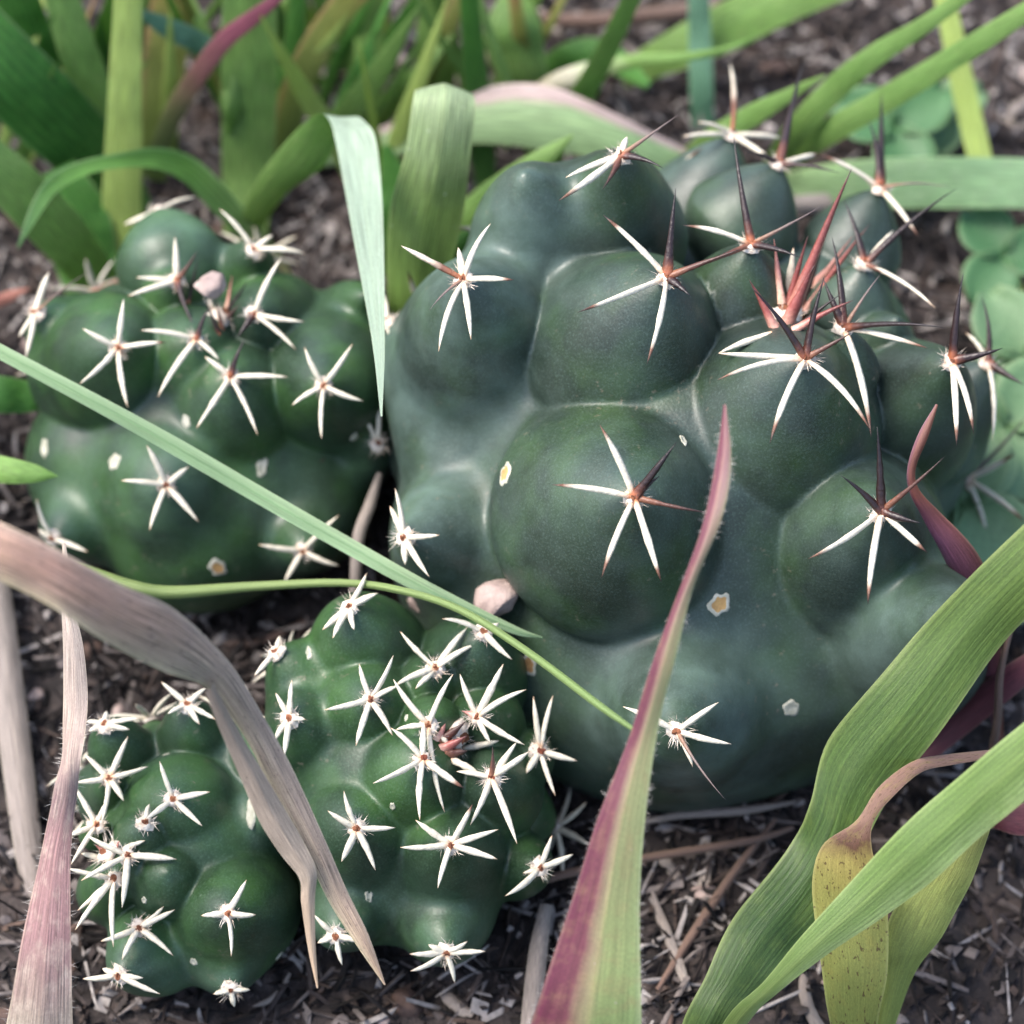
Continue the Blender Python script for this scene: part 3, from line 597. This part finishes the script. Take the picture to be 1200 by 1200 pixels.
def hairs(parent, A, B, n, L, lo=0, hi=1):
    A = cr(A, 200); B = cr(B, 200); V, F = [], []
    for i in range(n):
        r = int(200 * random.uniform(lo, hi)) % 200; e, o = (A, B) if random.random() < .5 else (B, A)
        p = e[r]; out = nrm(e[r] - o[r] + 1e-6); tn = nrm(e[min(199, r + 1)] - e[max(0, r - 1)])
        d = nrm(out + .5 * rng.standard_normal() * tn + .35 * rng.standard_normal(3)) * L * random.uniform(.4, 1.2); s = tn * .013
        k_i = len(V); V += [p - s, p + s, p + d]; F.append([k_i, k_i + 1, k_i + 2])
    o = obj('hair_fringe', V, F, M_HAIR, parent); tag(o, kind='stuff'); return o

# blades lying over the cacti
blade('grass_leaf', 'long thin pale green grass blade lying slantwise across the medium cactus', 'grass', [(636,747,-17,1),(600,737,-18,10),(500,690,-19,17),(400,635,-17,19),(300,578,-16,20),(200,520,-16,20),(100,465,-16,18),(0,412,-14,17),(-60,380,-8,17),(-160,330,('g',8),15),(-230,300,g0,12)], LM['thin'], fold=.12, rows=60)
blade('grass_stalk', 'very thin yellow-green stem running under the medium cactus to the largest one', 'grass stem', [(747,858,-44,5),(700,825,-41,9),(620,765,-33,9),(540,715,-27,9),(470,692,-23,9),(400,683,-18,9),(300,687,-14,11),(200,694,-13,15),(150,686,-13,15),(100,668,-8,12),(30,650,('g',4),10),(-40,640,g0,10)], LM['stem'], cup=.35, thick=.5, rows=60)
rAB = [(848,474,851,474,-51),(839,540,857,540,-52),(822,620,846,606,-54),(785,720,812,690,-54),(760,790,792,770,-54),(735,870,772,850,-53),(700,960,757,950,-53),(675,1040,750,1040,-52),(655,1100,750,1110,-51),(635,1160,751,1165,-50),(618,1215,751,1215,-48),(602,1300,742,1300,-44),(620,1400,715,1400,-38),(640,1500,690,1500,g0)]
lance = leaf('lance_leaf', 'pointed hairy leaf, purple along one edge and green along the other, before the largest cactus', 'leaf', rAB, LM['lance'], fold=.10, rows=70, cols=11)
hairs(lance, *edges(rAB), 300, .7, .02, .8)
rAB = [(73,636,77,636,-26),(72,705,86,705,-28),(74,760,98,760,-31),(74,830,103,825,-33),(73,880,96,880,-34,-36),(62,930,90,932,-36,-34),(48,1000,83,1000,-38),(30,1080,83,1080,-39),(15,1160,84,1160,-38),(5,1230,85,1230,-35),(15,1330,75,1330,-30),(30,1400,60,1400,g0)]
tw = leaf('dry_grass_leaf', 'twisted dry grass blade with a purple-pink middle standing beside the smallest cactus', 'dry grass', rAB, LM['twist'], fold=.14, rows=64, wav=.03)
hairs(tw, *edges(rAB), 130, 1.0, .3, .9)
dryroot = empty('dry_grass_leaf', P(-200, 560, G(-200, 560)), 'long withered pinkish blade folded in two, arching over between the two smallest cacti', 'dry grass')
rA = [(452,1154,450,1154,-35),(432,1096,418,1108,-36),(406,1042,386,1058,-37),(380,982,358,1000,-39),(344,903,316,920,-42),(308,838,284,860,-46),(264,770,242,806,-52),(204,714,190,786,-58),(140,684,120,750,-64),(60,640,45,702,-68),(-30,600,-45,662,-66),(-120,575,-130,620,-40),(-200,560,-200,590,g0)]
leaf('blade_half', None, None, rA, LM['dry'], parent=dryroot, fold=.16, rows=72, wav=.03)
rA = [(373,1158,371,1158,-37),(370,1110,361,1112,-37.5),(369,1055,353,1058,-39),(371,1020,351,1030,-40),(355,985,330,1003,-41),(328,938,303,961,-43),(304,897,285,919,-45.5),(278,853,264,871,-48.5),(250,800,240,810,-54)]
leaf('blade_half', None, None, rA, LM['dry2'], parent=dryroot, fold=.25, rows=48, wav=.04)

# lower right plant
pl = empty('grass_plant', P(790, 1330, G(790, 1330)), 'broad-leaved green grass plant with two long leaves crossing the soil beside the largest cactus', 'grass plant')
leaf('leaf', None, None, [(1330,500,1340,520,-46),(1260,556,1300,640,-44),(1200,614,1240,690,-41),(1120,692,1175,755,-36),(1040,782,1100,860,-32),(970,868,1036,945,-29),(950,940,1000,1020,-27),(925,992,960,1080,-26),(862,1072,925,1120,-26),(826,1145,890,1160,-26),(800,1200,855,1205,-26),(772,1300,810,1300,g0)], LM['broad'], parent=pl, fold=.10, rows=80, cols=13, wav=.06)
leaf('leaf', None, None, [(1330,740,1335,752,-54),(1260,796,1275,870,-52),(1200,846,1205,935,-49),(1130,905,1150,980,-46),(1060,966,1090,1035,-43),(1000,1030,1030,1078,-40),(940,1096,965,1122,-38),(895,1150,910,1165,-35),(850,1195,872,1205,-31),(800,1290,815,1300,g0)], LM['front'], parent=pl, fold=.12, rows=70, cols=13, wav=.035)
pl2 = empty('grass_plant', P(1010, 1270, G(1010, 1270)), 'yellowing grass plant behind the green leaves, one leaf withered to a brown curled tip', 'grass plant')
leaf('leaf', None, None, [(1168,878,1168,888,-27),(1110,884,1112,897,-29),(1070,892,1080,905,-31),(1030,922,1050,930,-33),(1003,962,1024,962,-34),(964,990,1022,996,-34),(952,1030,1036,1040,-33),(955,1080,1041,1085,-31),(962,1130,1040,1140,-29),(970,1185,1030,1190,-25),(990,1270,1020,1270,g0)], LM['yelbrown'], parent=pl2, cup=.03, rows=60, wav=.03)
leaf('leaf', None, None, [(1168,920,1172,920,-33),(1110,985,1158,980,-30),(1062,1040,1135,1040,-27),(1038,1090,1105,1095,-25),(1030,1150,1068,1150,-22),(1015,1260,1030,1260,g0)], LM['olbroad'], parent=pl2, cup=.10, rows=44, wav=.02)
blade('curled_leaf', 'small curled purple-brown leaf with a dried tip at the flank of the largest cactus', 'leaf', [(1098,474,-30,3),(1082,510,-30,12),(1069,545,-29,10),(1070,572,-28,11,20),(1090,602,-26,20,30),(1122,645,-23,36,35),(1142,690,-19,40,20),(1158,760,-14,30),(1168,840,('g',3),14),(1172,900,g0,8)], LM['purpledry'], cup=.3, rows=50)
blade('crimson_leaf', 'dark crimson grass blade behind the broad green leaves', 'grass', [(1240,755,-12,20),(1180,800,-10,34),(1120,850,-6,32),(1060,900,-4,24),(1010,935,g0,10)], LM['crimson'], rows=30)
blade('crimson_leaf', 'short crimson blade showing below the broad front leaf', 'grass', [(1260,945,-18,26),(1200,960,-17,38),(1160,955,-14,30),(1110,960,g0,14)], LM['crimson'], rows=24)
blade('dead_stalk', 'thin reddish-brown dead stalk beside the curled purple leaf', 'stalk', [(1185,735,-16,6),(1172,790,-14,9),(1168,850,-11,10),(1155,920,g0,9)], LM['brown'], cup=.4, thick=.6, rows=24)
# left edge
blade('grass_leaf', 'short pale blade with a dry pink tip pointing at the medium cactus', 'grass', [(68,558,-6,1),(40,555,-6,22),(0,550,-5,32),(-60,540,2,34),(-120,530,g0,20)], LM['whitetip'], rows=30, cup=.15)
blade('grass_leaf', 'dark green blade half hidden behind the side of the medium cactus', 'grass', [(70,470,14,10),(30,465,12,38),(-30,460,12,44),(-110,455,g0,30)], LM['green2'], rows=24)
blade('dead_leaf', 'dry reddish leaf lying against the top of the medium cactus', 'dead leaf', [(154,322,24,3),(135,338,22,18),(112,350,22,22),(82,356,24,4)], LM['redleaf'], rows=18)
blade('dead_leaf', 'small dry reddish leaf curled near the edge of the pale pointed blade', 'dead leaf', [(34,338,26,2),(10,348,26,14),(-20,362,26,12),(-50,372,g0,4)], LM['redleaf'], rows=16)
# arching leaves behind
leaf('arching_grass_leaf', 'arching grass blade with white flecks whose tip hangs over the medium cactus', 'grass', [(20,290,22,290,14),(34,246,48,250,16),(55,210,68,224,18),(90,190,102,205,20),(140,179,142,197,22),(185,173,182,198,25),(226,184,214,212,28),(262,216,240,238,31),(296,256,272,272,35),(330,300,300,310,40),(350,340,325,345,g0)], LM['arc'], cup=.15, rows=60)
leaf('folded_leaf', 'pale green leaf folded over, its bluish underside hanging between two cacti', 'leaf', [(446,488,448,488,-27),(436,400,451,400,-21),(418,300,450,300,-11),(404,222,447,220,-1),(394,170,440,162,4),(387,143,428,143,7),(375,133,414,137,10),(353,147,398,158,15),(325,178,378,196,21),(300,213,340,223,27),(282,255,312,260,35),(280,300,300,300,g0)], [LM['under'], LM['green']], cup=.07, rows=80, cols=11)
leaf('bent_leaf', 'upright ribbed green leaf bent back at the top, behind the largest cactus', 'leaf', [(505,170,540,170,22),(496,125,548,128,14),(488,106,552,110,6),(484,118,557,124,2),(474,180,551,185,4),(458,238,544,245,8),(453,300,527,320,12),(457,385,512,385,17),(468,480,500,480,g0)], LM['bent'], fold=.14, rows=64, cols=11)
leaf('grass_leaf', 'wide pale blade with a dry pinkish edge lying flat behind the largest cactus', 'grass', [(850,195,850,212,46),(780,163,795,208,42),(720,133,750,198,40),(655,104,700,186,40),(600,98,640,176,41),(540,111,560,168,43),(470,140,470,180,47),(400,165,400,192,52),(340,185,345,200,g0)], LM['drytop'], cup=.1, rows=50)
blade('grass_leaf', 'short pointed green blade between the bent leaf and the largest cactus', 'grass', [(672,158,20,2),(640,184,21,24),(600,214,24,36),(560,246,28,38),(530,280,33,30),(505,330,g0,20)], LM['green'], rows=30)
blade('grass_leaf', 'small green blade tip lying against the flank of the largest cactus', 'grass', [(612,258,9,2),(580,268,11,16),(545,285,14,26),(515,320,20,24),(500,370,g0,18)], LM['green2'], rows=24)
leaf('bent_leaf', 'small bright green leaf doubled over behind the wide pale blade', 'leaf', [(612,20,640,38,52),(600,-8,630,12,48),(586,-4,622,-2,46),(567,36,634,30,46),(570,62,638,58,48),(584,95,641,95,51),(600,150,632,150,g0)], [LM['green'], LM['green']], rows=40)
blade('grass_leaf', 'curving green blade ending in a crinkled white dry tip above the largest cactus', 'grass', [(888,42,36,3),(850,58,37,8),(800,67,38,11),(740,72,41,17),(680,86,45,22),(640,104,49,22),(610,130,g0,16)], LM['whitetip'], rows=44, wav=.05)
for lab, pts, m in [
 ('pale-tipped blade rising just behind the crown of the largest cactus', [(967,88,20,3),(930,108,24,14),(880,136,29,26),(830,168,35,28),(790,200,g0,20)], 'green'),
 ('slim green blade rising beyond the tallest dark spine of the largest cactus', [(1150,-20,12,16),(1085,28,18,20),(1030,62,23,26),(980,102,28,30),(930,158,35,30),(895,215,g0,22)], 'green'),
 ('long slim green blade slanting over the horizontal pale blade', [(1260,-25,8,16),(1180,28,14,24),(1110,72,20,28),(1040,115,26,30),(960,162,34,30),(900,205,g0,22)], 'green'),
 ('bluish upright blade above the largest cactus', [(818,-30,48,24),(820,40,52,27),(822,100,54,28),(824,160,g0,26)], 'blue'),
 ('broad green blade slanting past the brown twig', [(1010,-30,46,40),(920,0,50,52),(850,32,54,56),(780,65,57,44),(720,95,g0,24)], 'green'),
 ('horizontal wide pale blade lying beyond the largest cactus', [(1300,222,34,52),(1200,215,36,58),(1100,214,38,60),(1000,216,42,56),(920,222,g0,40)], 'pale'),
 ('yellow-green stem crossing under the horizontal pale blade', [(1100,-40,40,22),(1118,50,42,26),(1140,150,44,28),(1162,240,43,26),(1186,330,40,24),(1215,420,36,24),(1240,500,g0,20)], 'yellow'),
 ('upright yellow-green stem standing behind the medium cactus', [(152,-40,22,32),(148,60,28,36),(145,160,34,42),(142,260,40,46),(140,345,g0,44)], 'yellow'),
 ('broad upright green blade standing behind the arching blade', [(292,-40,28,60),(292,40,34,64),(292,120,40,64),(290,200,46,60),(288,275,g0,50)], 'green'),
 ('slender green blade leaning on the upright yellow-green stem', [(62,-40,26,36),(85,40,32,44),(108,110,38,46),(128,190,44,40),(145,270,g0,30)], 'green'),
 ('broad deep green blade leaning out from the upright yellow-green stem', [(-60,0,22,70),(10,85,28,92),(70,145,36,90),(125,200,44,70),(165,260,g0,40)], 'green2'),
 ('purple-red grass blade turning green toward its base', [(350,-22,22,6),(300,18,26,18),(262,48,30,22),(225,98,36,24),(200,140,42,24),(175,205,g0,18)], 'purple'),
 ('olive blade with a brown edge arching beside the broad upright blade', [(440,-30,28,30),(400,10,34,34),(362,70,40,36),(338,140,46,34),(325,220,g0,28)], 'olive'),
 ('narrow upright green blade between the olive blade and the pale pebble', [(434,-40,42,28),(432,40,47,32),(430,100,51,34),(428,160,g0,30)], 'green'),
 ('pair-wide upright green blade beyond the bent leaf', [(518,-40,42,40),(514,20,47,48),(510,80,52,50),(506,140,g0,40)], 'green'),
 ('pale olive blade standing behind the purple-red blade', [(205,-40,40,44),(195,50,44,50),(185,130,48,50),(175,210,g0,40)], 'olive'),
 ('green blade leaning low at the foot of the broad deep green blade', [(-40,165,18,50),(25,225,24,62),(85,290,32,58),(130,350,g0,40)], 'green'),
 ('shaded broad green blade under the arching blade', [(60,200,36,60),(85,250,38,80),(100,300,40,76),(110,360,g0,50)], 'green2'),
 ('short bluish blade lying across the pale olive blade', [(165,15,30,10),(195,32,34,24),(230,48,38,26),(270,70,44,20),(300,95,g0,12)], 'blue'),
 ('deep green blade in the gap beside the slender leaning blade', [(0,-60,30,50),(25,20,36,56),(55,90,44,50),(85,160,g0,36)], 'green2'),
 ('small deep green blade in the gap under the folded leaf', [(452,170,36,10),(462,215,38,34),(455,260,40,40),(440,320,g0,30)], 'green2'),
 ('thin green blade curling behind the broad upright blade', [(350,-30,40,18),(345,50,45,24),(330,120,50,26),(318,190,g0,20)], 'green2'),
 ('green blade beyond the small doubled-over leaf', [(760,100,46,10),(720,70,52,30),(690,62,54,36),(655,72,57,30),(630,100,g0,20)], 'green2'),
]:
    blade('grass_leaf', lab, 'grass', pts, LM[m], rows=40, cup=.025, fold=.05 if m in ('green', 'green2') else 0, wav=.02, seed=len(lab))
rt = random.Random(21)
for q in range(64):                             # the thicket behind
    bx = rt.uniform(-60, 640); by = rt.uniform(40, 230); lean = rt.uniform(-120, 120); top = by - rt.uniform(120, 260); wd = rt.uniform(10, 34); tb = G(bx, by)
    pts = [(bx + lean, top, tb - rt.uniform(14, 30), 2 if top > -10 else wd * .6), (bx + lean * .6, top * .6 + by * .4, tb - 14, wd * .8), (bx + lean * .25, top * .3 + by * .7, tb - 6, wd), (bx, by, g0, wd * .7)]
    blade('grass_leaf', 'green leaf in the grass thicket standing behind the cacti', 'grass', pts, LM[rt.choice(['green', 'green', 'green2', 'olive', 'yellow', 'green'])], 'grass leaves in the thicket behind', rows=24, cols=7, cup=.03, twist=rt.uniform(-35, 35), seed=q)
# clover on the right
def leaflet(parent, c, dirv, n, L, W, m):
    a = nrm(dirv - n * (dirv @ n)); b = np.cross(n, a); V = []; F = []; rows, cols = 9, 7; uv = []
    for i in range(rows):
        v = i / (rows - 1); hw = W / 2 * (math.sin(math.pi * min(1, v * .93 + .05)) ** .6 if v < .999 else .3)
        for j in range(cols):
            u = j / (cols - 1); x = 2 * u - 1
            V.append(c + a * (v * L * (1 - .12 * (abs(x) < .2) * (v > .95))) + b * x * hw + n * (.15 * W * x * x - .2 * L * (v - .5) ** 2)); uv.append((u, v))
    for i in range(rows - 1):
        for j in range(cols - 1): F.append([i * cols + j, i * cols + j + 1, (i + 1) * cols + j + 1, (i + 1) * cols + j])
    o = obj('leaflet', V, F, m, parent, uv=uv); sm = o.modifiers.new('thickness', 'SOLIDIFY'); sm.thickness = .00018; return o
def clover(label, x, y, h, size, m, leaves=1, spread=0):
    base = P(x, y, G(x, y, h)); g = base.copy(); g[2] = ground_z(g[None])[0]; g[1] += 4
    root = empty('clover', g, label, 'clover', None)
    for q in range(leaves):
        c = base + np.array([spread * math.cos(q * 2.1 + x), spread * math.sin(q * 2.1 + x), 1.5 * q]); n = nrm(np.array([.15 * math.sin(q), -.3, 1]))
        tt = np.linspace(0, 1, 8)[:, None]; pts = g * (1 - tt) + c * tt + np.array([1.5, 0, 0]) * np.sin(tt * 3.14)
        s = np.array([.35, 0, 0]); sheet('stalk', pts - s, pts + s, LM['stem'], root, rows=10, cols=4, cup=.4, thick=.5)
        for j in range(3):
            th = j * 2.094 + .5 * q + x; leaflet(root, c, np.array([math.cos(th), math.sin(th), .1]), n, size, size * .95, LM[m])
clover('pale green clover with rounded leaflets beside the curled purple leaf', 1128, 590, 9, 10.5, 'clover', 1)
clover('pale green clover growing beyond the flank spines of the largest cactus', 1180, 500, 9, 10.5, 'clover', 1)
clover('pale green clover between the others near the broad grass leaf', 1190, 640, 6, 10, 'clover', 1)
clover('pale green clover partly under the horizontal pale blade', 1175, 300, 5, 8, 'clover2', 1)
clover('dark clover with round leaflets beyond the horizontal pale blade', 1050, 150, 7, 9, 'clover2', 1)
clover('clover with a bluish cast beside the slim blades beyond the crown', 1100, 130, 5, 7, 'clover', 1)
clover('clover at the edge of the yellow-green stem', 1200, 420, 8, 10, 'clover', 1)

# ------------------------------------------------------------------ pebbles, straw, litter
import bmesh
def ico(sub):
    bm = bmesh.new(); bmesh.ops.create_icosphere(bm, subdivisions=sub, radius=1); V = np.array([v.co[:] for v in bm.verts]); F = [[v.index for v in f.verts] for f in bm.faces]; bm.free(); return V, F
ICV, ICF = ico(3)
def pebble(label, c, r, m, group=None, seed=0, name='pebble'):
    d = 1 + .22 * vnoise(ICV, 1.7, seed) + .10 * vnoise(ICV, 4.2, seed + 3) + .04 * vnoise(ICV, 9, seed)
    U = ICV * d[:, None]; rg = np.random.default_rng(int(seed * 10))
    for _ in range(9):
        pn = nrm(rg.standard_normal(3)); U = U - pn * np.maximum(0, U @ pn - rg.uniform(.55, .85))[:, None]
    V = U * 1.25 * r * np.array([1, .85, .7]); a = seed * 1.3; V = V @ np.array([[math.cos(a), math.sin(a), 0], [-math.sin(a), math.cos(a), 0], [0, 0, 1]])
    o = obj(name, V + c, ICF, M_PEB[m], at=c, smooth=True); tag(o, label, 'pebble', group); return o
pebble('pale pinkish grit pebble wedged between the largest and the small reddish-crowned cactus', P(583,704,-15), 2.5, 0, seed=1)
pebble('flat pale grit pebble under the crossing grass stems beside the small cactus', P(500,704,-3), 1.7, 0, seed=5)
pebble('whitish pebble on the soil behind the bent ribbed leaf', P(463,72,G(463,72,1)), 1.9, 0, seed=9)
pebble('tiny pale fruit-like pebble stuck among the crown spines of the medium cactus', P(247,336,-4.5), 1.7, 0, seed=12)
cacti = [(bigbody.C, 32), (leftbody.C, 19), (middbody.C, 16), (smabody.C, 13)]
def free(p, pad=0): return all((p[0] - c[0]) ** 2 + (p[1] - c[1]) ** 2 > (r + pad) ** 2 for c, r in cacti)
n = 0
while n < 60:
    x, y = random.uniform(-20, 1220), random.uniform(-10, 1210); p = P(x, y, G(x, y, 0))
    if not free(p, 1): continue
    r = random.choice([.7, .9, 1.1, 1.4, 1.7]); p[2] = ground_z(p[None])[0] + r * .25; n += 1
    m = random.choice([0, 1, 1, 2, 2]); pebble(['small pale grit pebble lying on the soil', 'small grey pebble lying on the soil', 'small brown soil crumb lying on the ground'][m], p, r, m, ['pale pebbles on the soil', 'grey pebbles on the soil', 'soil crumbs on the ground'][m], seed=n * 3.1, name=['pebble', 'pebble', 'soil_crumb'][m])
def straw(label, pts, m, group=None): return blade('straw', label, 'straw', pts, LM[m], group, rows=26, cols=6, cup=.25, thick=.5)
straw('wide grey straw lying on the soil beside the twisted dry blade', [(-10,640,('g',4),26),(0,720,('g',3),32),(15,850,('g',2),36),(34,1000,('g',.5),32),(45,1060,g0,20)], 'drygrey')
straw('brown root-like twig standing in the gap beside the largest cactus', [(445,555,6,7),(434,590,4,13),(420,630,2,14),(416,690,2,13),(412,740,6,10)], 'drygrey')
straw('brown straw running from the small cactus under the lance leaf', [(600,1045,('g',3),6),(660,1025,('g',3),10),(760,1005,('g',3),10),(880,985,('g',2),9),(930,970,('g',.5),5)], 'brown')
straw('thin silvery straw under the foot of the largest cactus', [(745,965,('g',1),6),(800,955,('g',2),9),(870,950,('g',2),10),(932,940,('g',1),4)], 'drygrey')
straw('brown straw slanting behind the broad green leaf', [(770,1160,('g',1),6),(815,1090,('g',1.5),11),(862,1020,('g',1.5),10),(910,960,('g',.5),5)], 'brown')
straw('dark straw upright below the small reddish-crowned cactus', [(640,1060,('g',3),14),(630,1120,('g',2),22),(620,1220,('g',1),24)], 'drygrey')
straw('reddish twig lying across the soil behind the leaves', [(620,22,('g',3),14),(700,24,('g',4),18),(780,16,('g',4),20),(860,8,('g',3),16)], 'brown')
straw('brown twig on the soil beyond the bent ribbed leaf', [(500,85,('g',2),14),(540,76,('g',3),20),(590,68,('g',2),18)], 'brown')
straw('dry pinkish straw beneath the horizontal pale blade', [(900,240,('g',5),16),(980,238,('g',4),24),(1060,236,('g',2),18)], 'drygrey')
nn = 0
while nn < 46:
    x, y = random.uniform(-20, 1220), random.uniform(0, 1210); t = G(x, y, 0); p = P(x, y, t)
    if not free(p, 2): continue
    a = random.random() * 6.28; L = random.uniform(4, 13); d = np.array([math.cos(a), math.sin(a), 0]); q0, q1 = p - d * L / 2, p + d * L / 2
    if not (free(q0, 1) and free(q1, 1)): continue
    nn += 1; bend = np.array([-d[1], d[0], 0]) * random.uniform(-.15, .15) * L; tt = np.linspace(0, 1, 6)[:, None]
    c = q0 + (q1 - q0) * tt + bend * np.sin(tt * 3.14); c[:, 2] = ground_z(c) + random.uniform(.3, 1.2); wv = random.uniform(.3, .9); s = np.array([-d[1], d[0], random.uniform(-.4, .4)]) * wv * np.interp(tt[:, 0], [0, .2, .8, 1], [.5, 1, .9, .3])[:, None]
    m = random.choice(['drygrey', 'drygrey', 'brown']); o = sheet('straw', c - s, c + s, LM[m], at=c[0], rows=12, cols=5, cup=.2, thick=.35)
    tag(o, 'grey bit of straw lying loose on the soil' if m == 'drygrey' else 'brown bit of dead leaf lying loose on the soil', 'straw', 'grey straw bits on the soil' if m == 'drygrey' else 'brown leaf bits on the soil')
# countless crumbs and fibres
PAL = [(34, 30, 29), (46, 40, 38), (62, 54, 52), (28, 25, 24), (82, 74, 71), (76, 64, 58), (116, 107, 103), (158, 150, 145)]
V, F, mi = [], [], []
cube = np.array([(x, y, z) for x in (-1, 1) for y in (-1, 1) for z in (-1, 1)], float); CF = [[0, 1, 3, 2], [4, 6, 7, 5], [0, 4, 5, 1], [2, 3, 7, 6], [0, 2, 6, 4], [1, 5, 7, 3]]
for i in range(24000):
    p = np.array([random.gauss(0, 60), random.uniform(-55, 150), 0]) if i % 4 else np.array([random.uniform(-140, 140), random.uniform(-70, 210), 0])
    if not free(p, -2): continue
    fib = random.random() < .6; sz = np.array([random.uniform(1.0, 4.0), random.uniform(.08, .28), random.uniform(.06, .2)]) if fib else np.array([random.uniform(.2, .9), random.uniform(.2, .7), random.uniform(.1, .35)])
    q = rng.standard_normal(4); q[1:3] *= .35; q /= np.linalg.norm(q); a, b, c, d = q
    Rm = np.array([[1 - 2 * (c * c + d * d), 2 * (b * c - d * a), 2 * (b * d + c * a)], [2 * (b * c + d * a), 1 - 2 * (b * b + d * d), 2 * (c * d - b * a)], [2 * (b * d - c * a), 2 * (c * d + b * a), 1 - 2 * (b * b + c * c)]])
    vv = (cube * (1 + .3 * rng.standard_normal((8, 3)))) * sz @ Rm.T; p[2] = ground_z(p[None])[0] + random.uniform(0, .9); j = len(V); V += list(vv + p)
    F += [[j + x for x in f] for f in CF]; mi += [min(len(PAL) - 1, int(random.random() ** (.6 if p[1] > 45 else 1.2) * len(PAL)))] * 6
lit = obj('soil_litter', V, F, [plain('litter_%d' % i, lin(*c), lin(*[x * .7 for x in c]), 800, .9) for i, c in enumerate(PAL)], mi=mi, smooth=False)
tag(lit, 'loose crumbs, bark bits and fibres covering the soil between the cacti', 'litter', kind='stuff')
# grass going on around, out of the picture
V, F = [], []
for i in range(2600):
    p = np.array([random.uniform(-420, 420), random.uniform(-300, 700), -1.0])
    if -100 < p[0] < 100 and -160 < p[1] < 150: continue
    a = random.random() * 6.28; d = np.array([math.cos(a), math.sin(a), 0]); s = np.array([-d[1], d[0], 0]) * random.uniform(.8, 2.6); L = random.uniform(25, 70); j = len(V)
    for kx in range(5):
        f = kx / 4; c = p + d * L * .7 * f * f + np.array([0, 0, L * .75 * f * (1 - .35 * f)]); V += [c - s * (1 - f) ** .7, c + s * (1 - f) ** .7]
    F += [[j + 2 * kx, j + 2 * kx + 1, j + 2 * kx + 3, j + 2 * kx + 2] for kx in range(4)]
gs = obj('grass', V, F, plain('far_grass', lin(96, 136, 62, .6), lin(70, 108, 48, .6), 60, .5, .1)); tag(gs, 'green grass growing on around the clump of cacti', 'grass', kind='stuff')
